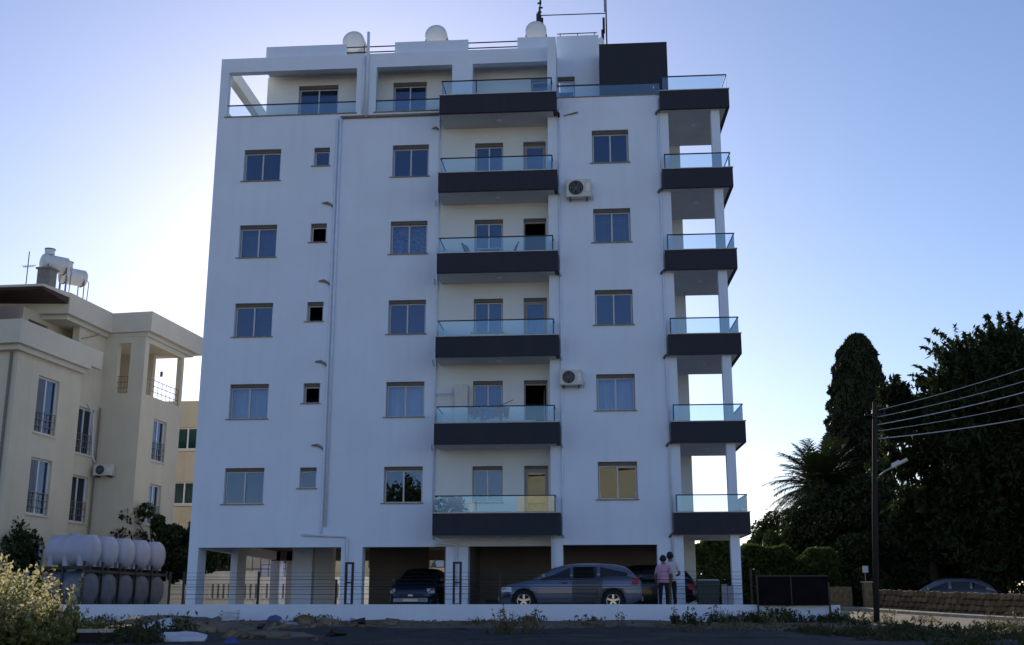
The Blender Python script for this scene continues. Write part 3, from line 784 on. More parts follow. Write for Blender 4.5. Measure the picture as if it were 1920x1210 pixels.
# ================================================================== boundary wall and fence in front of the block
lw = thing('boundary_wall', 'long low white wall running along the foot of the apartment block', 'wall', (-4, -5.5, -.4))
rings = []
for x in np.linspace(-20.5, 6.78, 40):
    rings.append([(x, -5.55, -.7), (x, -5.55, .125 - max(0, x) * .003), (x, -5.36, .125 - max(0, x) * .003), (x, -5.36, -.7)])
MB().loft(rings).build('wall', 'white', lw)
MB().box(6.60, 6.78, -5.36, 3.5, -.7, .10).build('wall', 'white', lw)
fn = thing('wire_fence', 'thin wire fence with black posts standing on the low white wall', 'fence', (-4, -5.45, .12))
for x, h in ((-13.13, 1.09), (-12.69, 1.09), (-10.38, 1.09), (-8.0, .85), (-3.06, 1.07), (-.2, .5), (1.95, .98), (4.30, 1.12)):
    MB().box(x - .03, x + .03, -5.48, -5.42, .12, h).build('post', 'black' if x != 1.95 else 'weed_dry', fn)
for z, r in ((.28, .005), (.42, .008), (.56, .005), (.64, .009), (.72, .005), (.84, .008), (.93, .004), (1.05, .004)):
    pts = [(x, -5.45, z + .006 * math.sin(x * 2.1 + z * 9)) for x in np.linspace(-13.13, 4.30, 36)]
    MB().tube(pts, r, 5).build('wire', 'black', fn)
for x0, lab in ((-7.75, 'tall narrow black steel frame before the first car park pillar'), (-4.48, 'tall narrow black steel frame beside the dark hatchback')):
    t = thing('meter_frame', lab, 'frame', (x0, -5.4, .12), 0, 'black frames on the low wall')
    MB().box(0, .06, -.05, .05, 0, 1.24).build('side_bar', 'black', t, wl=False)
    MB().box(.20, .26, -.05, .05, 0, 1.24).build('side_bar', 'black', t, wl=False)
    MB().box(.06, .20, -.05, .05, 1.18, 1.24).build('top_bar', 'black', t, wl=False)
    MB().box(.06, .20, -.05, .05, .62, .66).build('cross_bar', 'black', t, wl=False)
    MB().box(.06, .20, -.05, .05, 0, .03).build('bottom_bar', 'black', t, wl=False)
pb = thing('hoarding', 'solid black hoarding panel on two posts at the end of the low wall', 'panel', (5.4, -5.7, -.4))
MB().box(4.47, 6.44, -5.72, -5.69, .09, .92).build('sheet', 'black2', pb)
for x in (4.43, 6.46):
    MB().box(x - .025, x + .025, -5.74, -5.68, -.6, .93 if x < 5 else .75).build('post', 'black', pb)
MB().box(4.45, 6.45, -5.735, -5.722, .90, .94).build('rail', 'black', pb)
MB().box(5.38, 5.41, -5.735, -5.722, .09, .90).build('rib', 'black', pb)

# ================================================================== vehicles
def interp(tab, x):
    return float(np.interp(x, [a for a, b in tab], [b for a, b in tab]))
def smoothtab(tab, n=60):
    xs = np.linspace(tab[0][0], tab[-1][0], n)
    ys = np.interp(xs, [a for a, b in tab], [b for a, b in tab])
    for _ in range(2):
        ys[1:-1] = (ys[:-2] + 2 * ys[1:-1] + ys[2:]) / 4
    return list(zip(xs, ys))
def car(name, label, loc, rz, paint, sp, open_door=False):
    """x from nose (0) to tail (L), y across, z up"""
    t = thing(name, label, 'car', loc, rz)
    Lc = sp['L']; wr = .315; ax = sp['axles']
    zb = smoothtab(sp['belt']); zr = smoothtab(sp['roof'], 80); hw = smoothtab(sp['half'])
    def low(x):
        z = interp(sp['low'], x)
        for a in ax:
            q = (wr + .055) ** 2 - (x - a) ** 2
            if q > 0: z = max(z, wr + math.sqrt(q))
        return z
    def sec(x):
        w = interp(hw, x); b = interp(zb, x); l = low(x)
        P = [(0, b + .035), (w * .55, b + .028), (w * .86, b + .004), (w * .955, b - .05), (w * .985, b - .16), (w, b - .30), (w * 1.0, .50), (w * .985, .36), (w * .95, .24)]
        return [(y, max(z, l)) for y, z in P] + [(w * .93, l), (w * .6, l), (0, l)]
    def side(x, z):
        P = [(y, z_) for y, z_ in sec(x)][2:9]
        zs = [p[1] for p in P][::-1]; ys = [p[0] for p in P][::-1]
        return float(np.interp(z, zs, ys))
    st = sorted(set([round(v, 3) for v in list(np.linspace(.02, Lc - .02, 70)) + [a + d for a in ax for d in np.linspace(-.36, .36, 19)]]))
    rings = []
    for x in st:
        s_ = sec(x)
        rings.append([(x, -y, z) for y, z in s_] + [(x, y, z) for y, z in s_[-2:0:-1]])
    MB().loft(rings).build('body', paint, t, wl=False, smooth=True)
    # cabin
    c0, c1 = sp['roof'][0][0], sp['roof'][-1][0]
    def csec(x):
        w = interp(hw, x); b = interp(zb, x) - .01; r = max(interp(zr, x), b + .012)
        k = min(1, (r - b) / .38)
        wt = w * .90 - (w * .90 - sp['rw']) * k
        return [(0, r), (wt * .55, r - .012 * k), (wt * .86, r - .045 * k), (wt, r - .11 * k), (wt + (w * .90 - wt) * .5, (r - .11 * k + b) / 2), (w * .90, b)]
    cs = list(np.linspace(c0, c1, 46)); rings = []
    for x in cs:
        s_ = csec(x); rings.append([(x, -y, z) for y, z in s_[::-1]] + [(x, y, z) for y, z in s_[1:]])
    MB().loft(rings, caps=True).build('cabin', paint, t, wl=False, smooth=True)
    def cabside(x, f):
        s_ = csec(x); a = s_[5]; b = s_[3]
        return (a[0] + (b[0] - a[0]) * f, a[1] + (b[1] - a[1]) * f)
    for sgn in (-1, 1):
        for (x0, x1, f0a, f1a, f0b, f1b) in sp['windows']:
            mb = MB(); rg = []
            for i in range(9):
                q = i / 8; x = x0 + (x1 - x0) * q
                lo, hi = f0a + (f0b - f0a) * q, f1a + (f1b - f1a) * q
                y0, z0 = cabside(x, lo); y1, z1 = cabside(x, hi)
                rg.append([(x, sgn * (y0 + .008), z0), (x, sgn * ((y0 + y1) / 2 + .012), (z0 + z1) / 2), (x, sgn * (y1 + .008), z1)])
            mb.loft(rg, caps=False, closed=False); mb.build('side_window', 'glassy', t, wl=False, smooth=True)
    for (x0, x1, yk) in sp['screens']:
        mb = MB(); rg = []
        for i in range(7):
            x = x0 + (x1 - x0) * i / 6; s_ = csec(x)
            wt = s_[2][0] * yk
            rg.append([(x - .006 * (1 if x1 > x0 else -1), yy, (s_[0][1] + (s_[2][1] - s_[0][1]) * abs(yy / wt) ** 2) + .008) for yy in np.linspace(-wt, wt, 7)])
        mb.loft(rg, caps=False, closed=False); mb.build('screen', 'glassy', t, wl=False, smooth=True)
    for a in ax:
        for sgn in (-1, 1):
            y0 = sgn * (interp(hw, a) - .19); y1 = sgn * (interp(hw, a) - .012)
            mb = MB(); n = 28; rings = []
            for yy, rr in ((y0, wr * .62), (y0, wr - .02), (y0 + (y1 - y0) * .1, wr), (y0 + (y1 - y0) * .9, wr), (y1, wr - .02), (y1, wr * .66), (y1 - sgn * .03, wr * .64)):
                rings.append([(a + rr * math.cos(q), yy, wr + rr * math.sin(q)) for q in np.linspace(0, 2 * math.pi, n + 1)[:-1]])
            mb.loft(rings, caps=True); wh = mb.build('wheel', 'tyre', t, wl=False, smooth=False)
            mb = MB()
            mb.cyl((a, y1 - sgn * .02, wr), (a, y1 - sgn * .002, wr), .055, 12)
            for j in range(5):
                an = j * 2 * math.pi / 5 + .3
                dx, dz = math.cos(an), math.sin(an)
                mb.obox((a + dx * wr * .36, y1 - sgn * .012, wr + dz * wr * .36), (dx, 0, dz), (0, 1, 0), (-dz, 0, dx), wr * .27, .012, .032)
            pts = [(a + wr * .63 * math.cos(q), y1 - sgn * .008, wr + wr * .63 * math.sin(q)) for q in np.linspace(0, 2 * math.pi, 25)]
            mb.tube(pts, .014, 6, caps=False)
            mb.build('rim', 'alloy', wh, wl=False)
            MB().cyl((a, y0 - sgn * .06, wr + .04), (a, y0 - sgn * .05, wr + .04), wr + .05, 20).build('arch_liner', 'trim', t, wl=False)
    def patch(nm, m, x0, x1, z0, z1, sgn, off=.006, slant=0.0, n=6):
        mb = MB(); rg = []
        for i in range(n + 1):
            x = x0 + (x1 - x0) * i / n
            rg.append([(x + slant * q, sgn * (side(x + slant * q, z0 + (z1 - z0) * q) + off), z0 + (z1 - z0) * q) for q in (0, .5, 1)])
        mb.loft(rg, caps=False, closed=False); return mb.build(nm, m, t, wl=False, smooth=True)
    for sgn in (-1, 1):
        patch('headlight', 'lamp', *sp['head'], sgn)
        patch('tail_light', 'red', *sp['tail'], sgn, slant=.06)
        for x in sp['handles']:
            z = interp(zb, x) - .13
            MB().bbox(x - .09, x + .09, sgn * side(x, z) - .02, sgn * side(x, z) + .02, z - .018, z + .018, .006).build('door_handle', 'trim', t, wl=False)
        for x in sp['seams']:
            patch('door_seam', 'trim', x - .005, x + .005, .36, interp(zb, x) - .02, sgn, .002, n=1)
        x = sp['mirror']; z = interp(zb, x) + .06; y = interp(hw, x) * .93
        MB().bbox(x - .06, x + .05, sgn * (y + .1) - .085, sgn * (y + .1) + .085, z - .03, z + .1, .02).build('wing_mirror', paint, t, wl=False)
        patch('sill_trim', 'trim', ax[0] + .42, ax[1] - .42, .20, .26, sgn, .01)
    # bumper line, grille, plate on nose and tail
    w0 = interp(hw, .03)
    for xx, s2 in ((-.012, 1), (Lc - .03, -1)):
        MB().bbox(xx, xx + .05, -w0 * 1.02, w0 * 1.02, .30, .44, .012).build('bumper', sp.get('bumper', paint), t, wl=False)
    MB().box(-.012, .03, -w0 * .62, w0 * .62, .46, .55).build('grille', 'trim', t, wl=False)
    MB().box(-.018, .03, -w0 * .14, w0 * .14, .50, .57).build('grille_bar', 'alloy', t, wl=False)
    MB().box(-.02, -.013, -.26, .26, .32, .42).build('number_plate', 'plate', t, wl=False)
    MB().bbox(-.01, .04, -w0 * .8, w0 * .8, .19, .27, .01).build('air_dam', 'trim', t, wl=False)
    if open_door:
        xh, xe = open_door
        bk = patch('door_opening', 'trim', xh + .02, xe, .32, interp(zb, xh) - .03, -1, .004)
        mb = MB(); rg = []
        for i in range(9):
            x = xh + (xe - xh) * i / 8
            top = interp(zb, x) - .03; bot = max(.30, low(x) + .02)
            zz = np.linspace(bot, top, 6)
            rg.append([(x - xh, -(side(x, z) + .004) + side(xh, .6), z) for z in zz] + [(x - xh, -(side(x, z) - .05) + side(xh, .6), z) for z in zz[::-1]])
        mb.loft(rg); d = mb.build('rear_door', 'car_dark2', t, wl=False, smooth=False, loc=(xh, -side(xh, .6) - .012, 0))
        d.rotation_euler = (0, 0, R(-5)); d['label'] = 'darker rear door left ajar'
        f0, f1 = cabside(xh + .06, .05), cabside(xe - .25, .9)
        mb = MB(); mb.obox((.36, .07, 1.16), (1, 0, 0), (0, .97, .25), (0, -.25, .97), .30, .008, .17); mb.build('door_window', 'glassy', d, wl=False)
    return t
M['car_dark2'] = carpaint('dark_slate_door', (0.06, 0.065, 0.085), .4, .2)  # rear door, darker than the rest of the body
M['glassy'] = mat('dark_car_glass', (0.012, 0.013, 0.015), 0.04, var=0.05, scale=2, spec=0.8)
wagon = dict(L=4.42, axles=(.80, 3.52), rw=.585,
    low=[(0, .30), (.2, .20), (4.1, .22), (4.42, .36)],
    belt=[(0, .60), (.05, .68), (.18, .75), (.5, .83), (.95, .91), (1.3, .955), (2.2, .97), (3.4, 1.0), (4.1, 1.01), (4.32, .98), (4.42, .86)],
    roof=[(.98, .91), (1.35, 1.13), (1.75, 1.33), (2.05, 1.41), (2.5, 1.455), (3.1, 1.455), (3.6, 1.42), (3.92, 1.36), (4.12, 1.20), (4.30, 1.0)],
    half=[(0, .52), (.06, .66), (.25, .77), (.6, .83), (1.2, .855), (3.3, .86), (4.0, .83), (4.3, .76), (4.42, .68)],
    windows=[(1.30, 2.22, .10, .22, .10, .97), (2.30, 3.04, .10, .97, .10, .97), (3.14, 3.98, .12, .95, .20, .60)],
    screens=[(1.08, 1.86, .93), (4.26, 4.05, .85)],
    head=(.10, .42, .58, .72), tail=(4.08, 4.28, .78, 1.02), handles=(2.05, 2.92), seams=(1.22, 2.26, 3.05), mirror=1.42)
car('estate_car', 'silver grey estate car parked side-on with its rear door ajar', (-3.24, -3.45, -.08), 0, 'car_grey', wagon, open_door=(2.28, 3.20))
hatch = dict(L=3.9, axles=(.75, 3.2), rw=.60, bumper='board',  # paler bumper: light falling on the nose is put into its colour
    low=[(0, .26), (.2, .20), (3.6, .22), (3.9, .36)],
    belt=[(0, .58), (.04, .68), (.15, .76), (.5, .88), (.8, .95), (1.2, .99), (3.0, 1.02), (3.7, 1.0), (3.9, .8)],
    roof=[(.75, .94), (1.15, 1.22), (1.5, 1.43), (1.9, 1.51), (2.6, 1.52), (3.2, 1.47), (3.55, 1.30), (3.80, 1.0)],
    half=[(0, .56), (.06, .68), (.25, .80), (.6, .84), (3.0, .85), (3.7, .78), (3.9, .70)],
    windows=[(1.25, 2.0, .14, .4, .12, .9), (2.1, 2.8, .12, .9, .12, .9), (2.9, 3.4, .14, .86, .2, .5)],
    screens=[(.85, 1.52, .95), (3.76, 3.55, .85)],
    head=(.06, .30, .60, .76), tail=(3.6, 3.8, .7, .95), handles=(1.9, 2.7), seams=(1.15, 2.05, 2.85), mirror=1.2)
car('hatchback', 'dark hatchback parked nose out in the open car park bay', (-6.68, .2, -.08), R(87), 'car_dark', hatch)
suv = dict(hatch); suv.update(L=4.2, bumper='car_black', axles=(.8, 3.4),
    low=[(0, .30), (.2, .24), (3.9, .26), (4.2, .40)],
    belt=[(0, .60), (.05, .72), (.2, .82), (.6, .93), (1.1, 1.0), (3.4, 1.04), (4.0, 1.02), (4.2, .84)],
    roof=[(1.0, .98), (1.4, 1.25), (1.75, 1.46), (2.1, 1.55), (2.8, 1.56), (3.5, 1.52), (3.85, 1.38), (4.08, 1.02)],
    half=[(0, .56), (.06, .70), (.25, .82), (.6, .87), (3.5, .88), (4.0, .80), (4.2, .72)],
    windows=[(1.45, 2.25, .14, .4, .12, .9), (2.35, 3.1, .12, .9, .12, .9), (3.2, 3.7, .14, .86, .2, .5)],
    screens=[(1.1, 1.8, .95), (4.04, 3.85, .85)], tail=(3.85, 4.08, .7, .98), handles=(2.1, 3.0), seams=(1.3, 2.3, 3.1), mirror=1.5)
car('black_car', 'black car parked behind the end column and the standing men', (-1.02, .75, -.08), 0, 'car_black', suv)

# ================================================================== people
def person(label, loc, rz, shirt, pose, h=1.75):
    t = thing('person', label, 'person', loc, rz)
    me = bpy.data.meshes.new('body')
    V, E, Rr = [], [], []
    def chain(pts, start=None):
        prev = start
        for p, r in pts:
            V.append(p); Rr.append(r if isinstance(r, tuple) else (r, r)); i = len(V) - 1
            if prev is not None: E.append((prev, i))
            prev = i
        return prev
    k = h / 1.75
    S_ = lambda x, y, z: (x * k, y * k, z * k)
    root = chain([(S_(0, 0, .95), (.155, .115))])
    waist = chain([(S_(0, .01, 1.08), (.145, .105)), (S_(0, .015, 1.22), (.16, .11)), (S_(0, 0, 1.36), (.165, .115))], root)
    neck = chain([(S_(0, -.005, 1.45), (.085, .075)), (S_(0, 0, 1.51), (.055, .058)), (S_(0, .012, 1.56), (.068, .076)), (S_(0, .02, 1.64), (.086, .102)), (S_(0, .012, 1.72), (.068, .082))], waist)
    for sx in (-1, 1):
        a = pose['arms'][0 if sx < 0 else 1]
        sh = chain([(S_(sx * .165, 0, 1.405), .066), (S_(sx * .20, 0, 1.36), .060)] + [(S_(*p), r) for p, r in a], waist)
        # hand with five fingers
        hx, hy, hz = [q for q in a[-1][0]]
        dv = Vector(a[-1][0]) - Vector(a[-2][0]); dv.normalize()
        palm = chain([(S_(hx + dv.x * .05, hy + dv.y * .05, hz + dv.z * .05), (.034, .020)), (S_(hx + dv.x * .09, hy + dv.y * .09, hz + dv.z * .09), (.036, .017))], sh)
        sidev = Vector((0, 1, 0)) if abs(dv.y) < .7 else Vector((1, 0, 0))
        for fi, (off, ln) in enumerate(((-.03, .065), (-.01, .078), (.011, .074), (.03, .058))):
            b = Vector((hx, hy, hz)) + dv * .10 + sidev * off
            m1 = b + dv * ln * .55; m2 = m1 + (dv * .75 + Vector((-sx * .6, 0, 0))) * ln * .45
            chain([(S_(*b), .009), (S_(*m1), .0085), (S_(*m2), .007)], palm)
        b = Vector((hx, hy, hz)) + dv * .045 + sidev * .032
        chain([(S_(*b), .011), (S_(*(b + dv * .03 + sidev * .022)), .010), (S_(*(b + dv * .06 + sidev * .026)), .008)], palm - 1)
        fx = pose['feet'][0 if sx < 0 else 1]
        chain([(S_(sx * .09, 0, .90), (.095, .10)), (S_(sx * .10 + fx[0] * .4, -.005, .66), .080), (S_(sx * .10 + fx[0] * .6, .01, .49), .062), (S_(sx * .10 + fx[0] * .8, -.015, .33), .060), (S_(sx * .10 + fx[0], 0, .09), .043), (S_(sx * .10 + fx[0], .05, .045), (.045, .04)), (S_(sx * .11 + fx[0], .16, .03), (.045, .028))], root)
    me.from_pydata(V, E, [])
    o = bpy.data.objects.new('body', me); COL.objects.link(o)
    md = o.modifiers.new('Skin', 'SKIN'); md.use_smooth_shade = True
    for i, r in enumerate(Rr):
        me.skin_vertices[0].data[i].radius = (r[0] * k, r[1] * k)
    me.skin_vertices[0].data[0].use_root = True
    ms = o.modifiers.new('Sub', 'SUBSURF'); ms.levels = 2; ms.render_levels = 2
    dg = bpy.context.evaluated_depsgraph_get()
    m2 = bpy.data.meshes.new_from_object(o.evaluated_get(dg))
    bpy.data.objects.remove(o)
    m2.name = 'body'
    for q in (shirt, 'trouser', 'skin', 'tyre'): m2.materials.append(M[q])
    for p in m2.polygons:
        c = p.center / k; ax_ = abs(c.x)
        mi = 0
        if c.z > 1.475: mi = 2
        elif c.z < .07: mi = 3
        elif c.z < .93 and ax_ < .235 and c.z < .93: mi = 1
        if pose['skin'](c): mi = 2
        p.material_index = mi
        p.use_smooth = True
    b = link('body', m2, t, wl=False)
    # hair cap and ears
    mb = MB(); rings = []
    for lat in np.linspace(-.85, 1.5, 9):
        rg_ = []
        for a in np.linspace(0, 2 * math.pi, 21)[:-1]:
            le = max(lat, .35) if math.sin(a) > .3 else lat          # hairline over the forehead, low at the nape
            rg_.append((.103 * k * math.cos(le) * math.cos(a) * (1.02 + .03 * math.sin(5 * a)), .018 * k + (.120 * math.cos(le) * math.sin(a) - .012) * k, (1.655 + .122 * math.sin(le)) * k))
        rings.append(rg_)
    mb.loft(rings); mb.build('hair', 'hair', t, wl=False, smooth=True)
    for sx in (-1, 1):
        mb = MB(); mb.tube([(sx * .095 * k, .012, 1.60 * k), (sx * .108 * k, .004, 1.63 * k), (sx * .099 * k, .0, 1.665 * k)], [.010, .016, .008], 8); mb.build('ear', 'skin', t, wl=False, smooth=True)
    # collar and hem rings give the shirt its edges
    mb = MB(); mb.tube([(.072 * k * math.cos(a), (.065 * math.sin(a) - .003) * k, (1.468 + .012 * math.sin(a)) * k) for a in np.linspace(0, 2 * math.pi, 21)], .010, 6, caps=False); mb.build('collar', shirt, t, wl=False, smooth=True)
    mb = MB(); rings = [[((.170 + d) * k * math.cos(a) * (1 + .03 * math.sin(3 * a)), ((.128 + d) * math.sin(a) + .0) * k, z * k) for a in np.linspace(0, 2 * math.pi, 25)[:-1]] for z, d in ((1.22, -.004), (1.1, .002), (.98, .008), (.885, .014), (.885, .006), (.98, .0))]
    mb.loft(rings, caps=False); mb.build('shirt_skirt', shirt, t, wl=False, smooth=True)
    return t
armsA = [[((-.235, .0, 1.22), .050), ((-.275, .02, 1.09), .045), ((-.26, .07, .97), .037), ((-.235, .10, .87), .028)],
         [((.235, .0, 1.22), .050), ((.265, .02, 1.09), .045), ((.25, .08, .97), .037), ((.225, .11, .87), .028)]]
armsB = [[((-.23, .0, 1.22), .050), ((-.26, .04, 1.10), .045), ((-.22, .14, 1.02), .037), ((-.14, .22, 1.0), .028)],
         [((.24, -.01, 1.23), .050), ((.285, -.02, 1.12), .045), ((.25, .10, 1.06), .038), ((.15, .18, 1.10), .028)]]
sk = lambda c: (abs(c.x) > .205 and c.z < 1.19) or (abs(c.x) > .12 and c.y > .13 and c.z < 1.2 and c.z > .8)
person('man seen from behind in a pink T-shirt and dark trousers beside the end column', (1.90, -2.75, -.08), R(-8), 'pink', dict(arms=armsA, feet=[(-.02, 0), (.03, 0)], skin=sk), 1.72)
person('taller man in a white T-shirt half hidden behind the man in pink', (2.14, -2.45, -.08), R(14), 'whitec', dict(arms=armsB, feet=[(-.03, 0), (.02, 0)], skin=sk), 1.83)

# ================================================================== bins and boards by the corner
t = thing('wheeled_bin', 'dark green wheeled bin under the corner balcony', 'bin', (3.42, -1.2, -.08), 0)
mb = MB(); mb.loft([[(-.30, -.26, .10), (.30, -.26, .10), (.30, .26, .10), (-.30, .26, .10)], [(-.36, -.33, .92), (.36, -.33, .92), (.36, .33, .92), (-.36, .33, .92)]]); mb.build('body', 'bin', t, wl=False)
mb = MB(); mb.loft([[(-.38, -.35, .925), (.38, -.35, .925), (.38, .35, .925), (-.38, .35, .925)], [(-.36, -.33, .97), (.36, -.33, .97), (.36, .33, 1.03), (-.36, .33, 1.03)]]); mb.build('lid', 'bin', t, wl=False)
for sx in (-.28, .28):
    MB().cyl((sx - .03, .27, .10), (sx + .03, .27, .10), .10, 16).build('wheel', 'tyre', t, wl=False)
for i, (x, h, lab) in enumerate(((3.92, .84, 'pale board leaning by the green bin, nearer the bin'), (4.12, .80, 'narrow pale board leaning between the bin and the corner column'))):
    mb = MB(); mb.obox((0, 0, h / 2), (1, 0, 0), (0, 1, .03), (0, -.03, 1), .09, .03, h / 2); o = mb.build('board', 'board'); o.location = (x, -1.45, -.075)
    tag(o, lab, 'board', 'boards by the bin')
t = thing('garage_crate', 'black storage crate on the floor of the middle car park bay', 'crate', (-3.75, 1.2, -.08))
MB().bbox(-.38, .38, -.25, .25, 0, .34, .02).build('body', 'trim', t, wl=False); MB().bbox(-.40, .40, -.27, .27, .345, .38, .01).build('lid', 'trim', t, wl=False)

# ================================================================== cream apartment house on the left
CR = thing('cream_house', 'cream three-storey house with stepped balconies and flat roof at left', 'building', (-21.63, 0, 0), R(-5.5))
def cpart(nm, m, mb, par=None, **k): return mb.build(nm, m, par or CR, wl=False, **k)
def xwall(y0, y1, z0, z1, holes, x1, th):
    """wall in the plane x = x1 facing +x, holes along y"""
    w = wall(y0, y1, z0, z1, holes, 0, th)
    w.v = [(x1 - b, a, c) for a, b, c in w.v]
    w.f = [f for f in w.f]
    return w
def french(y0, y1, z0, z1, x, par=None):
    """white french window with a railing, in a wall facing +x"""
    w, h = y1 - y0, z1 - z0
    mb = MB()
    for a in (0, w / 2 - .03, w - .06): mb.box(x - .19, x - .12, y0 + a + .003, y0 + a + .06, z0 + .003, z1 - .003)
    mb.box(x - .19, x - .12, y0 + .06, y1 - .06, z1 - .07, z1 - .003); mb.box(x - .19, x - .12, y0 + .06, y1 - .06, z0 + .003, z0 + .07)
    o = cpart('window', 'upvc', mb)
    for a, b in ((.063, w / 2 - .033), (w / 2 + .033, w - .063)):
        cpart('pane', 'pane', MB().box(x - .16, x - .154, y0 + a, y0 + b, z0 + .07, z1 - .07), o)
    cpart('curtain', 'curtain_grey', MB().box(x - .42, x - .40, y0, y1, z0, z1), o)
    for zz in (.28, .55, .82):
        cpart('railing_bar', 'iron', MB().box(x - .05, x - .03, y0 + .004, y1 - .004, z0 + zz, z0 + zz + .022), o)
    for i in range(7):
        yy = y0 + .05 + (w - .1) * i / 6
        cpart('baluster', 'iron', MB().box(x - .05, x - .035, yy - .01, yy + .01, z0 + .05, z0 + .82), o)
    cpart('sill', 'cream_trim', MB().box(x - .2, x + .05, y0 - .06, y1 + .06, z0 - .06, z0 - .002), o)
# main near wing
wins1 = [(1.45, 2.9, 6.53, 8.72), (1.5, 2.92, 3.46, 5.58), (1.5, 2.92, .4, 2.5)]
cpart('wall', 'cream', xwall(0, 4.45, -.4, 9.6, wins1, 0.0, .3))
for w_ in wins1: french(*w_, 0.0)
cpart('wall', 'cream', MB().box(-14, -.3, 0.0, .3, -.4, 9.6))
cpart('wall', 'cream', MB().box(-1.2, -.3, 4.15, 4.45, -.4, 9.6))
wins2 = [(4.95, 6.15, 6.2, 8.13), (4.9, 6.2, 3.42, 5.31), (4.9, 6.2, .4, 2.4)]
cpart('wall', 'cream', xwall(4.45, 6.55, -.4, 11.6, wins2, -.3, .3))
for w_ in wins2: french(*w_, -.3)
# middle face towards the street and the right wing
hole3 = [(.35, .93, 8.9, 11.1)]
cpart('wall', 'cream', wall(-.3, 1.6, -.4, 11.6, hole3, 6.5, 6.75))
wins4 = [(7.75, 8.95, 6.2, 8.0), (7.8, 8.9, 3.47, 5.2), (6.85, 10.0, 8.9, 11.15), (7.8, 8.9, .4, 2.4)]
cpart('wall', 'cream', xwall(6.75, 10.2, -.4, 11.6, wins4, 1.6, .25))
for w_ in (wins4[0], wins4[1], wins4[3]): french(*w_, 1.6)
cpart('wall', 'cream', MB().box(-6, 1.35, 9.95, 10.2, -.4, 8.6)); cpart('wall', 'cream', MB().box(-6, .2, 9.95, 10.2, 8.6, 11.6))
cpart('balcony_wall', 'cream_trim', MB().box(-1.6, -1.4, 6.75, 9.95, 8.7, 11.6))
cpart('balcony_floor', 'cream_trim', MB().box(-1.4, 1.35, 6.75, 9.95, 8.55, 8.75))
for zz in (9.15, 9.4, 9.65): cpart('railing_bar', 'iron', MB().box(1.5, 1.52, 6.86, 9.99, zz, zz + .025))
for i in range(9):
    cpart('baluster', 'iron', MB().box(1.5, 1.515, 6.9 + i * .385, 6.92 + i * .385, 8.9, 9.65))
for zz in (9.15, 9.4, 9.65): cpart('railing_bar', 'iron', MB().box(.36, .92, 6.6, 6.62, zz, zz + .025))
for i in range(4): cpart('baluster', 'iron', MB().box(.42 + .14 * i, .435 + .14 * i, 6.6, 6.615, 8.95, 9.65))
cpart('wall_lamp', 'terracotta', MB().bbox(.6, .72, 9.9, 9.95, 10.3, 10.55, .01))
cpart('wall_lamp', 'terracotta', MB().bbox(-1.4, -1.3, 8.3, 8.4, 10.3, 10.55, .01))
# terrace slab and parapet around the near wing
mb = MB(); mb.loft([[(-14, -.55, z), (.35, -.55, z), (.35, 4.5, z), (-14, 4.5, z)] for z in (9.55, 9.70)]); cpart('terrace_slab', 'cream_trim', mb)
cpart('terrace_moulding', 'cream_trim', MB().box(-14, .18, -.30, 4.4, 9.35, 9.548))
cpart('parapet', 'cream_trim', MB().box(-14, .35, -.55, -.35, 9.702, 10.45)); cpart('parapet', 'cream_trim', MB().box(.15, .35, -.349, 5.3, 9.702, 10.45))
cpart('wall', 'pinkish', wall(-14, -1.2, 9.7, 11.6, [(-3.2, -2.4, 9.8, 11.2)], 1.6, 1.8)); cpart('wall', 'cream', xwall(1.8, 6.5, 9.7, 11.6, [(2.2, 3.6, 10.1, 11.2), (4.9, 6.0, 10.6, 11.1)], -1.2, .2))
cpart('room', 'redroof', MB().box(-12, -2.2, 2.0, 5.8, 9.7, 11.5))
cpart('window', 'upvc', MB().box(-1.33, -1.28, 4.9, 6.0, 10.6, 10.67)); cpart('window', 'upvc', MB().box(-1.33, -1.28, 5.4, 5.47, 10.67, 11.1))
# roof: parapet band with corners
mb = MB(); mb.loft([[(-14, 1.0, z), (.05, 2.95, z), (.05, 6.35, z), (1.9, 6.3, z), (1.9, 11.4, z), (-14, 11.4, z)] for z in (11.56, 12.42)]); cpart('roof', 'cream_trim', mb)
mb = MB(); mb.loft([[(-14, 1.4, z), (-.15, 3.2, z), (-.15, 6.5, z), (1.7, 6.45, z), (1.7, 10.9, z), (-14, 10.9, z)] for z in (11.38, 11.555)]); cpart('roof_moulding', 'cream_trim', mb)
mb = MB(); mb.loft([[(-14, .5, 12.12), (-.05, 1.2, 12.10), (.0, 2.94, 11.95), (-14, 2.94, 11.95)], [(-14, .5, 12.2), (-.05, 1.2, 12.18), (.0, 2.94, 12.2), (-14, 2.94, 12.2)]]); cpart('eave', 'redroof', mb)
mb = MB(); mb.loft([[(-14, .4, 12.205), (.0, 1.1, 12.19), (.04, 2.94, 12.205), (-14, 2.94, 12.205)], [(-14, .4, 12.30), (.0, 1.1, 12.28), (.04, 2.94, 12.40), (-14, 2.94, 12.40)]]); cpart('eave_edge', 'cream_trim', mb)
cpart('shutter', 'redroof', MB().box(-2.6, -1.35, .4, .46, 10.75, 11.7))
for i in range(6): cpart('slat', 'terracotta', MB().box(-2.6, -1.35, .36, .40, 10.8 + i * .15, 10.84 + i * .15))
cpart('downpipe', 'iron', MB().tube([(-.25, -.06, 9.3), (-.25, -.06, 0)], .05, 8)); cpart('downpipe', 'iron', MB().tube([(-.2, 6.42, 8.3), (-.22, 6.42, 0)], .035, 8))
cpart('cable', 'iron', MB().tube([(-.22, 5.9, 12.0), (-.2, 5.7, 11.3), (-.28, 4.6, 10.9)], .015, 6)); cpart('cable', 'pipe', MB().tube([(-.25, 5.5, 8.3), (-.25, 6.0, 7.9), (-.25, 6.2, 6.2), (-.2, 6.45, 5.9)], .03, 8))
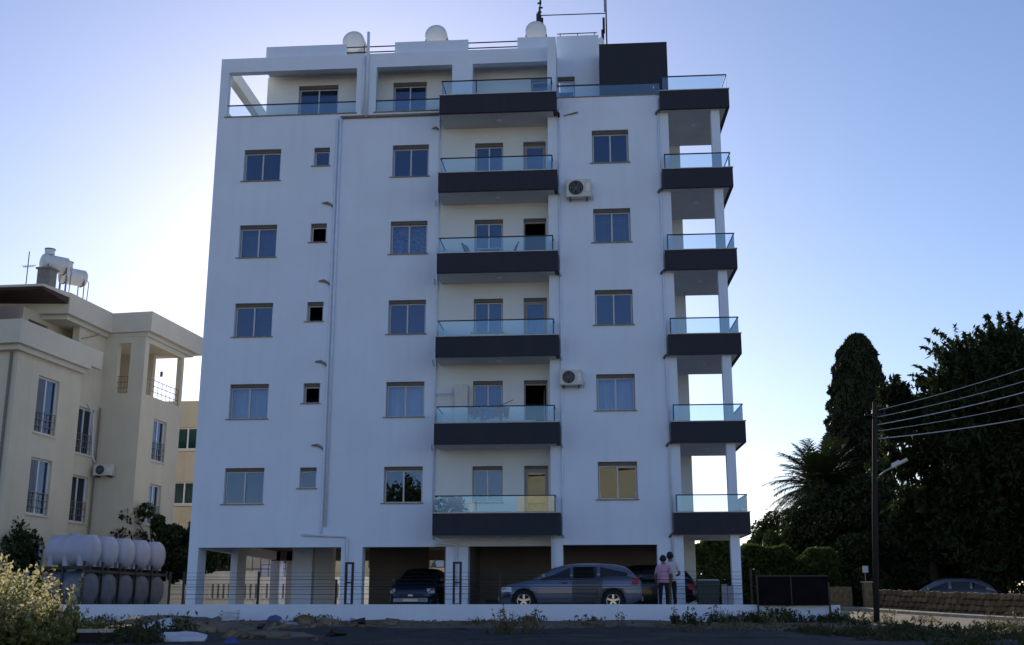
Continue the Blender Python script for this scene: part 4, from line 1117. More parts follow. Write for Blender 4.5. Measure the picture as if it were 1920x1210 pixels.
ac = ac_unit(0, .80, 0, .52, 0, 'small grey air conditioner on the cream house wall beside its corner', root_loc=tuple((Matrix.Translation((-21.63, 0, 0)) @ Matrix.Rotation(R(-5.5), 4, 'Z') @ Vector((-.1, 6.48, 5.32)))), loc_rz=R(-5.5))
# solar tanks on its roof
def solar(u, v, lab, s=1.0):
    p = Matrix.Translation((-21.63, 0, 0)) @ Matrix.Rotation(R(-5.5), 4, 'Z') @ Vector((u, v, 12.42))
    t = thing('solar_tank', lab, 'water tank', tuple(p), R(-5.5 + 52), 'solar tanks on the cream house roof')
    rings = [[(xx, rr * math.cos(a), 1.35 + rr * math.sin(a)) for a in np.linspace(0, 2 * math.pi, 29)[:-1]] for xx, rr in ((-.57, .001), (-.56, .22), (-.52, .33), (-.46, .36), (.46, .36), (.52, .33), (.56, .22), (.57, .001))]
    MB().loft(rings, caps=False).build('drum', 'tankw', t, wl=False, smooth=True)
    MB().tube([(-.25, 0, 1.70), (-.25, 0, 1.92)], .20, 16).build('filler_neck', 'tankw', t, wl=False)
    MB().tube([(-.25, 0, 1.92), (-.25, 0, 1.96)], .22, 16).build('cap', 'iron', t, wl=False)
    for xx in (-.38, .38):
        for yy in (-.34, .34):
            MB().tube([(xx, yy, 0), (xx, yy * .95, 1.25)], .022, 6).build('leg', 'iron', t, wl=False)
        MB().tube([(xx + .42 * 0, .38 * math.cos(a), 1.35 + .38 * math.sin(a)) for a in np.linspace(-2.6, -.5, 9)], .02, 6).build('strap', 'black', t, wl=False)
    MB().tube([(.58, 0, 1.35), (.7, 0, 1.2), (.7, .1, 0.0)], .02, 6).build('pipe', 'iron', t, wl=False)
    return t
solar(-1.0, 3.3, 'larger white solar water tank on the cream house roof, nearer the chimney')
solar(-1.25, 5.1, 'smaller white solar water tank on the cream house roof, at the right')
ch = thing('chimney', 'squat grey chimney under the solar tanks on the cream roof', 'chimney', tuple(Matrix.Translation((-21.63, 0, 0)) @ Matrix.Rotation(R(-5.5), 4, 'Z') @ Vector((-.95, 2.75, 12.4))), R(-5.5))
MB().box(-.28, .28, -.25, .25, 0, .95).build('stack', 'iron', ch, wl=False); MB().box(-.34, .34, -.31, .31, .95, 1.02).build('cap', 'iron', ch, wl=False)
an = thing('television_aerial', 'thin television aerial at the left of the solar tanks', 'antenna', tuple(Matrix.Translation((-21.63, 0, 0)) @ Matrix.Rotation(R(-5.5), 4, 'Z') @ Vector((-1.75, 2.6, 12.4))), R(-5.5))
MB().tube([(0, 0, 0), (0, 0, 1.75)], .02, 6).build('pole', 'iron', an, wl=False); MB().tube([(-.2, 0, 1.1), (.35, 0, 1.15)], .014, 6).build('boom', 'iron', an, wl=False)
for i in range(4): MB().tube([(-.18 + .12 * i, -.16, 1.12), (-.18 + .12 * i, .16, 1.12)], .01, 5).build('element', 'iron', an, wl=False)

# second cream building seen in the gap
c2 = thing('tan_house', 'plain tan house with green curtained windows seen in the narrow gap', 'building', (-26, 22, 0))
h2 = [(-24.05, -22.2, 8.65 - 3.05 * k, 9.90 - 3.05 * k) for k in range(3)]
wall(-34, -20.5, -.3, 11.4, h2, 22, 22.3).build('wall', 'cream2', c2)
MB().box(-34, -20.5, 22.3, 32, -.3, 11.2).build('block', 'cream2', c2)
for (a, b, c_, d_) in h2:
    mb = MB(); mb.box(a, a + .08, 22.12, 22.2, c_, d_); mb.box(b - .08, b, 22.12, 22.2, c_, d_); mb.box(a, b, 22.121, 22.199, d_ - .08, d_); mb.box(a, b, 22.121, 22.199, c_, c_ + .08); mb.box(-23.2, -23.12, 22.12, 22.2, c_ + .08, d_ - .08)
    o = mb.build('window', 'upvc', c2); MB().box(a + .08, b - .08, 22.155, 22.16, c_ + .08, d_ - .08).build('pane', 'pane', o); MB().box(a, b, 22.27, 22.29, c_, d_).build('curtain', 'green_cur', o)
    MB().box(a - .15, b + .15, 21.9, 22.1, c_ - .1, c_).build('sill', 'cream_trim', o)

# ================================================================== stacked white tanks beside the block
tf = math.radians(9)
ROWD = Vector((math.sin(R(7)), math.cos(R(7)), 0)); AXD = Vector((math.cos(R(7)), -math.sin(R(7)), 0))
T0 = Vector((-19.72, .2, 0))
fr = thing('tank_rack', 'black steel rack carrying the upper row of white tanks', 'rack', (-18, 1, -.08))
for i in range(5):
    p = T0 + ROWD * (1.18 * i)
    for lvl, (z, r, nm) in enumerate(((2.02, .55, 'upper'), (.70, .60, 'lower'))):
        ordn = ['nearest', 'second', 'third', 'fourth', 'farthest'][i]
        t = thing('storage_tank', f'{ordn} white drum tank in the {nm} row of the tank rack', 'tank', (p.x, p.y, z), R(-7), 'white tanks stacked beside the block')
        Lt = 1.75
        rings = [[(xx, rr * math.cos(a), rr * math.sin(a)) for a in np.linspace(0, 2 * math.pi, 37)[:-1]] for xx, rr in ((-.02, .001), (.0, r * .5), (.05, r * .86), (.14, r), (.5, r), (.53, r * .975), (.56, r), (1.18, r), (1.21, r * .975), (1.24, r), (Lt - .14, r), (Lt - .05, r * .86), (Lt, r * .5), (Lt + .02, .001))]
        MB().loft(rings, caps=False).build('drum', 'plastic_tank' if lvl == 0 else 'plastic_shaded', t, wl=False, smooth=True)
        for xx in (.3, .87, 1.45):
            mb = MB(); mb.loft([[(xx - .09, -r * .85, -r * 1.02), (xx + .09, -r * .85, -r * 1.02), (xx + .09, r * .85, -r * 1.02), (xx - .09, r * .85, -r * 1.02)], [(xx - .06, -r * .96, -r * .1), (xx + .06, -r * .96, -r * .1), (xx + .06, r * .96, -r * .1), (xx - .06, r * .96, -r * .1)]])
            mb.build('saddle', 'plastic_tank' if lvl == 0 else 'plastic_shaded', t, wl=False)
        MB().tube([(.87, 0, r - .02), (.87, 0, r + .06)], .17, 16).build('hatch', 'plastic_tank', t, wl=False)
    for q in (.05, .9, 1.72):
        c_ = p + AXD * q
        for off in (-.59,):
            f_ = c_ + ROWD * off
            MB().box(f_.x - .035, f_.x + .035, f_.y - .035, f_.y + .035, -.08, 1.42 + (.2 if q > 1.5 else 0)).build('post', 'black', fr)
    for z in (1.36,):
        a_ = p + ROWD * -.4; b_ = p + AXD * 1.8 + ROWD * -.4
        m_ = (a_ + b_) / 2; MB().obox((m_.x, m_.y, z + .035), AXD, ROWD, (0, 0, 1), .95, .05, .05).build('beam', 'black', fr)
        m_ = m_ + ROWD * .8; MB().obox((m_.x, m_.y, z + .035), AXD, ROWD, (0, 0, 1), .95, .05, .05).build('beam', 'black', fr)
for q in (.1, 1.7):
    c_ = T0 + AXD * q + ROWD * 2.36; MB().obox((c_.x, c_.y, 1.29), ROWD, AXD, (0, 0, 1), 3.0, .04, .05).build('rail', 'black', fr)
cb = thing('metal_cabinet', 'dark blue-grey metal cabinet standing left of the stacked tanks', 'cabinet', (-20.6, .3, -.08), R(-12))
MB().bbox(-.45, .35, -.3, .4, 0, 1.4, .02).build('body', 'trim', cb, wl=False); MB().box(.20, .33, -.31, -.302, .03, 1.37).build('door', 'galv', cb, wl=False)

# ================================================================== behind the car park
bw = thing('slatted_wall', 'pale garden wall with narrow upright dark strips seen through the car park', 'wall', (-16, 16, -.1))
MB().box(-22, -16.85, 16, 16.25, -.1, 1.78).build('wall', 'bgwall', bw)
wall(-16.85, -4, -.1, 1.5, [], 16, 16.25).build('wall', 'bgwall', bw)
for i in range(26):
    x = -19.3 + i * .27 if i < 9 else -16.6 + (i - 9) * .27
    MB().box(x, x + .15, 15.955, 15.998, .45, 1.22).build('slat', 'bgwall', bw)
    MB().box(x + .17, x + .25, 15.985, 15.998, .5, 1.18).build('dark_strip', 'iron', bw)  # thin dark strip between two slats
for x0, x1 in ((-19.0, -17.0), (-17.0, -15.6)):
    pass
rf = thing('garden_railing', 'thin black garden railing above the slatted wall behind the car park', 'railing', (-17, 17, 1.5))
for x in np.arange(-19.6, -15.0, .42): MB().box(x, x + .03, 17, 17.03, 1.4, 2.95).build('bar', 'black', rf)
for z in (1.9, 2.9): MB().box(-19.6, -15.2, 16.99, 17.0, z, z + .04).build('rail', 'black', rf)
hb = thing('garden_house', 'sunny tan house with a balcony seen between the car park columns', 'building', (-16, 36, 0))
hh = [(-24.5, -23.4, 2.6, 4.4), (-21.8, -20.9, 2.6, 4.4), (-19.4, -18.4, 2.6, 4.4), (-15.5, -14.3, 2.6, 4.4), (-11.5, -10.4, 2.6, 4.4)]
wall(-27, -6, -.1, 5.6, hh, 36, 36.3).build('wall', 'cream2', hb)
MB().box(-27, -6, 36.3, 44, -.1, 5.5).build('block', 'cream2', hb)
for (a, b, c_, d_) in hh:
    o = MB().box(a, b, 36.2, 36.25, c_, d_).build('window', 'frame_dark', hb); MB().box(a + .08, b - .08, 36.18, 36.19, c_ + .08, d_ - .08).build('pane', 'pane', o)
MB().box(-24, -18, 35, 36, 1.9, 2.1).build('balcony', 'cream_trim', hb)
for x in np.arange(-23.9, -18, .35): MB().box(x, x + .04, 35.05, 35.08, 2.1, 3.1).build('baluster', 'iron', hb)
MB().box(-23.9, -18, 35.04, 35.09, 3.1, 3.16).build('handrail', 'iron', hb)
for i, (x, lab) in enumerate(((-17.0, 'pale square water tank behind the garden wall, left one'), (-15.85, 'pale square water tank behind the garden wall, right one'))):
    t = thing('garden_tank', lab, 'tank', (x, 19, -.1), 0, 'square tanks behind the garden wall')
    MB().bbox(-.52, .52, -.4, .4, 1.4, 2.3, .05).build('body', 'plastic_tank', t, wl=False); MB().bbox(-.56, .56, -.44, .44, 2.3, 2.36, .02).build('lid', 'plastic_tank', t, wl=False)
    for a in (-.4, .4): MB().box(a - .04, a + .04, -.3, .3, 0, 1.4).build('stand', 'iron', t, wl=False)
t = thing('plant_pot', 'terracotta plant pot standing on the garden wall', 'pot', (-17.9, 16.5, 1.5))
MB().tube([(0, 0, 0), (0, 0, .36)], [.17, .25], 16).build('pot', 'terracotta', t, wl=False); MB().tube([(0, 0, .36), (0, 0, .43)], .28, 16).build('rim', 'terracotta', t, wl=False)

# ================================================================== plants
def leaves(name, m, C, size, parent=None, up=0.0, aspect=1.6, wl=True, droop=None):
    """one small diamond-shaped leaf face per point"""
    C = np.asarray(C, float); n = len(C)
    a = rng.normal(size=(n, 3)); a[:, 2] += up
    if droop is not None: a = a * .6 + droop
    a /= np.linalg.norm(a, axis=1)[:, None]
    b = rng.normal(size=(n, 3)); b -= a * (a * b).sum(1)[:, None]; b /= np.linalg.norm(b, axis=1)[:, None]
    sz = np.asarray(size) * rng.uniform(.6, 1.35, n)
    a = a * (sz * aspect * .5)[:, None]; b = b * (sz * .5)[:, None]
    P = np.stack([C - a, C + b * .9 - a * .1, C + a, C - b * .9 - a * .1], 1).reshape(-1, 3)
    me = bpy.data.meshes.new(name)
    me.vertices.add(4 * n); me.vertices.foreach_set('co', P.ravel())
    me.loops.add(4 * n); me.loops.foreach_set('vertex_index', np.arange(4 * n))
    me.polygons.add(n); me.polygons.foreach_set('loop_start', np.arange(n) * 4); me.polygons.foreach_set('loop_total', np.full(n, 4))
    me.update(); me.validate()
    me.materials.append(M[m])
    return link(name, me, parent, False, wl)
def ball(n, c, r, shell=.55):
    v = rng.normal(size=(n, 3)); v /= np.linalg.norm(v, axis=1)[:, None]
    q = shell + (1 - shell) * rng.random(n) ** .6
    return np.asarray(c) + v * np.asarray(r) * q[:, None]
def clumpy(c, R_, nclump, nleaf, rc=(.25, .42), zmin=-9, squash=1.0, fuzzy=False):
    """clumps spread over an ellipsoid: uneven outline with gaps"""
    cc = ball(nclump, c, R_, .35)
    cc = cc[cc[:, 2] > zmin]
    out = []
    for p in cc:
        r = rng.uniform(*rc) * min(R_[0], R_[2])
        if fuzzy:      # loose spray of needles with a few shoots that stick up and out
            ax_ = (p - np.asarray(c)) / np.asarray(R_); ax_ = ax_ / (np.linalg.norm(ax_) + 1e-6) + np.array([0, 0, .7]); ax_ /= np.linalg.norm(ax_)
            k1 = int(nleaf * .6)
            out.append(p + rng.normal(size=(k1, 3)) * r * np.array([.62, .62, .42]))
            for sh in range(4):
                d_ = ax_ + rng.normal(0, .45, 3); d_ /= np.linalg.norm(d_); q_ = rng.random((nleaf // 10, 1))
                out.append(p + d_ * q_ * r * 2.1 + rng.normal(size=(nleaf // 10, 3)) * .07 * (1.15 - q_))
            continue
        out.append(ball(nleaf, p, (r * rng.uniform(.8, 1.3), r * rng.uniform(.8, 1.3), r * squash * rng.uniform(.7, 1.1)), .45))
    return np.concatenate(out), cc
def trunk(parent, base, pts, rads, limbs=(), m='bark', name='trunk'):
    mb = MB(); mb.tube(pts, rads, 9)
    for p0, p1, r in limbs:
        mid = (Vector(p0) + Vector(p1)) / 2 + Vector((0, 0, (Vector(p1) - Vector(p0)).length * .08))
        mb.tube([p0, mid, p1], [r, r * .65, r * .25], 6)
    return mb.build(name, m, parent, smooth=True)
def tree(name, label, cat, x, y, c, R_, ncl, nlf, size, m, rc=(.25, .42), tr=.25, up=.0, squash=1.0, group=None, zmin=-9, aspect=1.6, extra=(), fuzzy=False):
    z0 = float(gz(x, y)) - .1
    t = thing(name, label, cat, (x, y, z0), 0, group)
    P, cc = clumpy(c, R_, ncl, nlf, rc, zmin, squash, fuzzy)
    for e in extra:
        q, c2_ = clumpy(*e, fuzzy=fuzzy); P = np.concatenate([P, q]); cc = np.concatenate([cc, c2_])
    top = np.asarray(c) + np.array([0, 0, R_[2] * .5])
    limbs = []
    for i in range(0, len(cc), max(1, len(cc) // 22)):
        f = rng.uniform(.35, .9); a = np.array([x, y, z0]) * (1 - f) + top * f
        limbs.append((tuple(a), tuple(cc[i]), tr * .35))
    trunk(t, None, [(x, y, z0), tuple((np.array([x, y, z0]) + top) / 2 + np.array([.1, .05, 0])), tuple(top)], [tr, tr * .75, tr * .2], limbs)
    leaves('crown', m, P, size, t, up, aspect)
    return t
# left side
tree('bush', 'dark leafy bush at the left edge behind the dry shrub', 'bush', -22.6, 1.5, (-22.6, 1.5, 1.7), (1.9, 1.4, 1.75), 36, 260, .12, 'leaf_dark', tr=.10)
tree('shrub', 'dark shrub with pale flowers growing above the stacked white tanks', 'shrub', -18.4, 7.0, (-18.9, 7.0, 2.6), (2.1, 1.0, 1.7), 46, 190, .11, 'leaf_dark', (.16, .3), tr=.07, extra=[((-17.6, 7, 2.0), (1.2, .8, 1.0), 14, 160, (.2, .34))])
tree('hedge_shrub', 'rounded dark green shrub beside the left end of the block', 'shrub', -17.5, 8.0, (-17.6, 8.0, 2.25), (1.15, .8, 1.15), 40, 230, .11, 'leaf_dark', tr=.08)
tree('orange_tree', 'small dark tree behind the garden wall seen beside the corner column', 'tree', -19.6, 18.5, (-19.6, 18.5, 2.75), (1.0, .9, 1.0), 26, 110, .15, 'leaf_mid', tr=.08)
# right side: cypress
cy = thing('cypress_tree', 'tall dark columnar cypress with a rounded top', 'cypress', (14.3, 25, 0))
def cypr(n):
    t_ = rng.random(n) ** .85; z = .9 + t_ * 14.3
    r = np.interp(t_, [0, .08, .3, .5, .7, .85, .95, 1.0], [1.2, 1.6, 1.9, 1.85, 1.62, 1.25, .85, .3])
    a = rng.random(n) * 2 * math.pi
    lump = 1 + .07 * np.sin(3 * a + z * .8) + .09 * np.sin(7 * a - z * 2.3) + .08 * np.sin(z * 6.1 + a * 5)
    q = r * lump * (.72 + .3 * rng.random(n))
    cx = 13.95 + (z - 1) * .058
    return np.stack([cx + q * np.cos(a), 25 + q * np.sin(a), z], 1)
leaves('crown', 'leaf_cyp', cypr(70000), .15, cy, up=1.6, aspect=2.2)
mb = MB(); mb.tube([(13.6, 25, -.3), (14.0, 25, 5), (14.6, 25, 13)], [.35, .28, .05], 9)
mb.build('trunk', 'bark', cy, smooth=True)
mb = MB(); rings = []
for z in np.linspace(.8, 14.4, 24):
    r = float(np.interp((z - .9) / 14.3, [0, .08, .3, .5, .7, .85, .95, 1.0], [1.0, 1.3, 1.5, 1.4, 1.15, .85, .5, .05])) * .82
    rings.append([(13.95 + (z - 1) * .058 + r * (1 + .12 * math.sin(3 * a + z)) * math.cos(a), 25 + r * math.sin(a), z) for a in np.linspace(0, 2 * math.pi, 17)[:-1]])
mb.loft(rings); mb.build('inner_foliage', 'leaf_cyp', cy)
# palm
def palm(x, y, h, nfr, fl, label):
    z0 = float(gz(x, y))
    t = thing('palm_tree', label, 'palm', (x, y, z0))
    trunk(t, None, [(x, y, z0), (x + .1, y, h * .5), (x, y, h)], [.42, .36, .40])
    for i in range(nfr):
        a = i * 2.399; el = R(np.interp(i / nfr, [0, 1], [78, -35])) + rng.uniform(-.12, .12)
        L_ = fl * rng.uniform(.85, 1.1); n = 11
        pts = []; p = np.array([x, y, h]); d_ = np.array([math.cos(a) * math.cos(el), math.sin(a) * math.cos(el), math.sin(el)])
        for j in range(n):
            pts.append(p.copy()); p = p + d_ * L_ / n; d_ = d_ + np.array([0, 0, -.085 - .02 * j * .3]); d_ /= np.linalg.norm(d_)
        mb = MB(); mb.tube([tuple(q) for q in pts], [.03 * (1 - .8 * j / n) for j in range(n)], 5)
        for j in range(2, n):
            fw_ = pts[j] - pts[j - 1]; fw_ /= np.linalg.norm(fw_); sd = np.cross(fw_, [0, 0, 1]); sd /= np.linalg.norm(sd) + 1e-6
            for sub in (0, .33, .66):
                b0 = pts[j - 1] + (pts[j] - pts[j - 1]) * sub
                for sg in (-1, 1):
                    ll = .75 * math.sin(math.pi * (.12 + .8 * (j + sub) / n)) * fl / 3.2
                    tip = b0 + (sd * sg * .8 + fw_ * .65 + np.array([0, 0, rng.uniform(-.35, .05)])) * ll
                    w_ = fw_ * .045
                    mb.add([b0 - w_, b0 + w_, tip], [(0, 1, 2)])
        mb.build('frond', 'leaf_palm', t)
    return t
palm(11.7, 22, 6.1, 150, 3.4, 'bushy palm with arching fronds left of the cypress')
tree('dense_tree', 'rounded dark tree at the left foot of the palm', 'tree', 10.0, 21.5, (10.1, 21.5, 2.4), (1.6, 1.2, 2.4), 46, 420, .14, 'leaf_dark', tr=.15)
tree('dense_tree', 'dark bushy tree hiding the palm trunk', 'tree', 11.4, 20.3, (11.7, 20.3, 3.2), (2.1, 1.2, 3.0), 60, 420, .14, 'leaf_dark', tr=.15)
tree('dense_tree', 'low dense dark tree under the palm behind the hedge', 'tree', 10.6, 27, (10.6, 27, 2.6), (2.3, 1.6, 2.6), 50, 420, .15, 'leaf_dark', tr=.2)
tree('dense_tree', 'dark broad tree between the cypress base and the utility pole', 'tree', 13.4, 20, (13.3, 20, 3.0), (2.6, 2.0, 3.0), 60, 420, .15, 'leaf_dark', tr=.22)
# big trees at the right edge
tree('pine_tree', 'huge dark pine filling the right edge of the picture', 'tree', 17.6, 9, (18.4, 9.5, 6.9), (4.4, 3.4, 5.2), 220, 480, .13, 'leaf_pine', (.10, .2), tr=.4, up=.4, aspect=2.6, fuzzy=True,
     extra=[((16.0, 9, 9.0), (1.7, 1.6, 1.7), 26, 420, (.2, .36)), ((16.4, 9, 5.2), (2.5, 2.0, 2.5), 40, 420, (.2, .34)), ((17.4, 9, 2.6), (3.2, 2.0, 1.6), 34, 420, (.3, .5))])
tree('pine_tree', 'feathery young pine in front of the huge pine with upright shoots', 'tree', 14.2, 11.5, (14.2, 11.5, 5.9), (1.7, 1.4, 3.3), 60, 260, .12, 'leaf_pine', (.14, .3), tr=.2, up=.8, aspect=2.6, fuzzy=True,
     extra=[((13.2, 11.5, 8.9), (.9, .6, 1.2), 16, 220, (.2, .42)), ((14.9, 11.5, 9.0), (.7, .6, 1.5), 16, 220, (.2, .42))])
tree('dark_tree', 'dark leafy tree overhanging the stone wall', 'tree', 15.6, 12.5, (15.4, 12, 3.2), (2.8, 2.0, 2.4), 66, 420, .13, 'leaf_dark', (.2, .34), tr=.24)
tree('dark_tree', 'dark tree mass beyond the right edge of the stone wall', 'tree', 20.5, 6, (20.0, 6, 4.5), (3.0, 2.4, 4.0), 70, 450, .14, 'leaf_dark', tr=.3)
tree('hedge_tree', 'low dark shrubbery closing the garden behind the stone wall', 'shrub', 17.5, 18, (17.5, 18, 1.6), (4.6, 1.4, 1.9), 60, 420, .15, 'leaf_dark', (.3, .5), tr=.12)
tree('hedge_tree', 'low dark shrubbery behind the gate pier', 'shrub', 12.4, 15, (12.2, 15, 1.3), (2.6, 1.2, 1.7), 40, 420, .14, 'leaf_dark', (.3, .5), tr=.12)
# clipped hedges behind the right side of the plot
for (x0, x1, z1, y, lab) in ((3.7, 5.9, 3.05, 12.0, 'rounded green hedge framed by the corner balcony columns'), (5.95, 8.5, 2.75, 12.2, 'clipped green hedge right of the corner column'), (8.5, 10.4, 2.6, 12.4, 'clipped hedge at the right of the row nearest the pole')):
    t = thing('hedge', lab, 'hedge', ((x0 + x1) / 2, y, 0), 0, 'clipped hedges behind the plot')
    n = 16000
    P = rng.random((n, 3)) * np.array([x1 - x0, 1.3, z1 + .1]) + np.array([x0, y - .65, -.1])
    c_ = np.array([(x0 + x1) / 2, y, (z1 - .1) / 2]); h_ = np.array([(x1 - x0) / 2, .65, (z1 + .1) / 2])
    q = np.abs((P - c_) / h_); s4 = (q ** 4).sum(1) ** .25
    bump = 1 + .07 * np.sin(P[:, 0] * 4.1) + .06 * np.sin(P[:, 2] * 5.3 + P[:, 0] * 2)
    P = P[(s4 < bump) & (s4 > .62)]
    leaves('foliage', 'leaf_mid', P, .14, t, .3)
    trunk(t, None, [((x0 + x1) / 2, y, -.1), ((x0 + x1) / 2, y, 1.4)], [.12, .08], [(((x0 + x1) / 2, y, .8), (x0 + .4, y, 1.6), .05), (((x0 + x1) / 2, y, .8), (x1 - .4, y, 1.6), .05)])

# ================================================================== stone wall, gate, car behind it
sw = thing('stone_wall', 'low brown rubble stone wall running down the street at right', 'wall', (12.6, 0, -.3))
mb = MB(); mb.loft([[alongwall(t, 0.02, -.2), alongwall(t, 0.02, .80), alongwall(t, -.30, .80), alongwall(t, -.30, -.2)] for t in np.linspace(-8, L_SW, 24)]); mb.build('core', 'mortar', sw)
smesh = []
for v in range(8):
    mb = MB(); hx, hz = random.uniform(.13, .2), random.uniform(.085, .12)
    base = [(-hx, -hz), (-hx * .3, -hz * 1.1), (hx * .5, -hz * .95), (hx, -hz * .7), (hx * .95, hz * .6), (hx * .3, hz * 1.05), (-hx * .6, hz), (-hx * 1.02, hz * .3)]
    base = [(a * random.uniform(.9, 1.08), b * random.uniform(.9, 1.08)) for a, b in base]
    mb.loft([[(a, 0.03, b) for a, b in base], [(a, -.03, b) for a, b in base], [(a * .8, -.06, b * .8) for a, b in base]])
    me = mb.mesh('stone'); me.materials.append(M['stone' if v % 2 else 'stone_b']); smesh.append(me)
ang = math.atan2(-snrm.x, snrm.y)
row = 0; z = .10; cnt = 0
while z < .80:
    t_ = -3.5 + (row % 2) * .17
    while t_ < L_SW and cnt < 290:
        p = alongwall(t_ + random.uniform(-.03, .03), .03, z + random.uniform(-.02, .02))
        o = link('stone', random.choice(smesh), sw, loc=p)
        o.rotation_euler = (0, random.uniform(-.12, .12), math.atan2(-sdirn.y, -sdirn.x)); o.scale = (random.uniform(.9, 1.15), 1, random.uniform(.85, 1.1))
        t_ += .335; cnt += 1
    z += .205; row += 1
gp = thing('gate_pier', 'short rendered gate pier with a pale notice at the end of the stone wall', 'gate pier', (10.45, 7.6, 0))
MB().bbox(10.32, 10.66, 7.5, 7.84, -.2, 1.0, .02).build('pier', 'stone', gp); MB().bbox(10.28, 10.70, 7.46, 7.88, 1.0, 1.06, .015).build('cap', 'kerb', gp)
MB().box(10.42, 10.44, 7.55, 7.57, 1.06, 1.62).build('stake', 'iron', gp); MB().box(10.34, 10.56, 7.53, 7.55, 1.40, 1.66).build('notice', 'paper', gp)
MB().box(9.2, 10.2, 9.2, 9.4, -.2, .88).build('low_wall', 'stone', tag(thing('garden_wall', 'low dull brown garden wall beyond the gate pier', 'wall', (9.7, 9.3, 0)), 'low dull brown garden wall beyond the gate pier', 'wall'))
van = dict(hatch); van.update(L=4.3, bumper='car_black', axles=(.8, 3.5), windows=hatch['windows'], roof=[(a + .1, b - .06) for a, b in hatch['roof']])
M['car_white'] = carpaint('pale_paint', (0.17, 0.18, 0.23))
car('parked_car', 'pale car parked in the shade behind the stone wall', (11.9, 9.0, float(gz(13, 9)) - .25), R(-10), 'car_white', hatch)

# ================================================================== utility pole with lamp and wires
up_ = thing('utility_pole', 'dark wooden utility pole carrying a street lamp and wires', 'utility pole', (7.42, -7, -.8))
MB().tube([(7.42, -7, -.9), (7.62, -7, 2.5), (7.86, -7, 5.75)], [.085, .078, .065], 12).build('pole', 'polewood', up_, smooth=True)
MB().box(7.55, 8.15, -7.04, -6.98, 5.36, 5.42).build('cross_arm', 'polewood', up_)
for x in (7.6, 7.87, 8.1): MB().tube([(x, -7.02, 5.4), (x, -7.02, 5.52)], [.03, .02], 8).build('insulator', 'trim', up_)
MB().tube([(7.72, -7.05, 3.55), (7.95, -7.2, 3.75), (8.15, -7.3, 3.85)], .025, 8).build('lamp_arm', 'galv', up_, smooth=True)
d0 = Vector((.86, -.30, .42)).normalized(); n0 = d0.cross(Vector((0, 0, 1))).normalized(); u0 = n0.cross(d0)
lm = MB().obox(Vector((8.33, -7.35, 3.95)), d0, n0, u0, .24, .11, .035).obox(Vector((8.24, -7.33, 3.93)), d0, n0, u0, .12, .08, .06); lm.build('lamp_head', 'lampgrey', up_)
def cable(p0, p1, sag, r, lab):
    pts = [tuple(Vector(p0).lerp(Vector(p1), q) - Vector((0, 0, sag * 4 * q * (1 - q)))) for q in np.linspace(0, 1, 25)]
    o = MB().tube(pts, r, 5).build('overhead_wire', 'sash'); tag(o, lab, 'wire', 'overhead wires')
cable((7.95, -7, 5.52), (17.0, -14, 8.2), .35, .008, 'topmost overhead wire running right from the utility pole')
cable((7.9, -7, 5.32), (17.0, -14, 7.6), .35, .008, 'second overhead wire from the top right of the utility pole')
cable((7.9, -7, 5.10), (17.0, -14, 7.2), .35, .013, 'middle overhead wire right of the utility pole')
cable((7.9, -7, 4.92), (17.0, -14, 6.6), .35, .008, 'fourth overhead wire down right of the utility pole')
cable((7.9, -7, 4.70), (17.0, -14, 6.0), .35, .013, 'lowest overhead wire right of the utility pole')

# ================================================================== shrubs, weeds and rubbish in front
bs = thing('dry_shrub', 'sunlit yellow-green shrub with dry seed heads in the bottom left corner', 'shrub', (-11.6, -18, -.7))
n = 9000
P = []
for i in range(900):
    x = rng.uniform(-13.8, -10.25); y = rng.uniform(-19.2, -16.6); z0 = float(gz(x, y))
    hgt = max(.25, np.interp(x, [-13.6, -11.6, -10.9, -10.2], [1.55, 1.42, .85, .28]) * (rng.uniform(.45, 1.0) if i % 9 else rng.uniform(1.0, 1.3)))
    lean = rng.normal(0, .16, 2) + np.array([.10, 0])
    zz = rng.random(26) ** .7
    P.append(np.stack([x + lean[0] * zz * hgt + rng.normal(0, .03, 26), y + lean[1] * zz * hgt + rng.normal(0, .03, 26), z0 + zz * hgt], 1))
P = np.concatenate(P)
hgt_rel = P[:, 2] - gz(P[:, 0], P[:, 1])
pick = rng.random(len(P)) < np.clip(hgt_rel / 1.0, .1, .85)
leaves('leaf', 'leaf_bush', P[~pick], .065, bs, .8, 2.0)
leaves('seed_head', 'leaf_dry', P[pick], .05, bs, .8, 1.7)
mb = MB()
for i in range(120):
    x = rng.uniform(-13.4, -10.4); y = rng.uniform(-19, -16.8); z0 = float(gz(x, y)); h_ = rng.uniform(.4, 1.2)
    mb.tube([(x, y, z0), (x + rng.normal(.05, .06), y + rng.normal(0, .05), z0 + h_ * .6), (x + rng.normal(.12, .1), y + rng.normal(0, .08), z0 + h_)], [.008, .006, .003], 4)
mb.build('stem', 'weed_dry', bs)

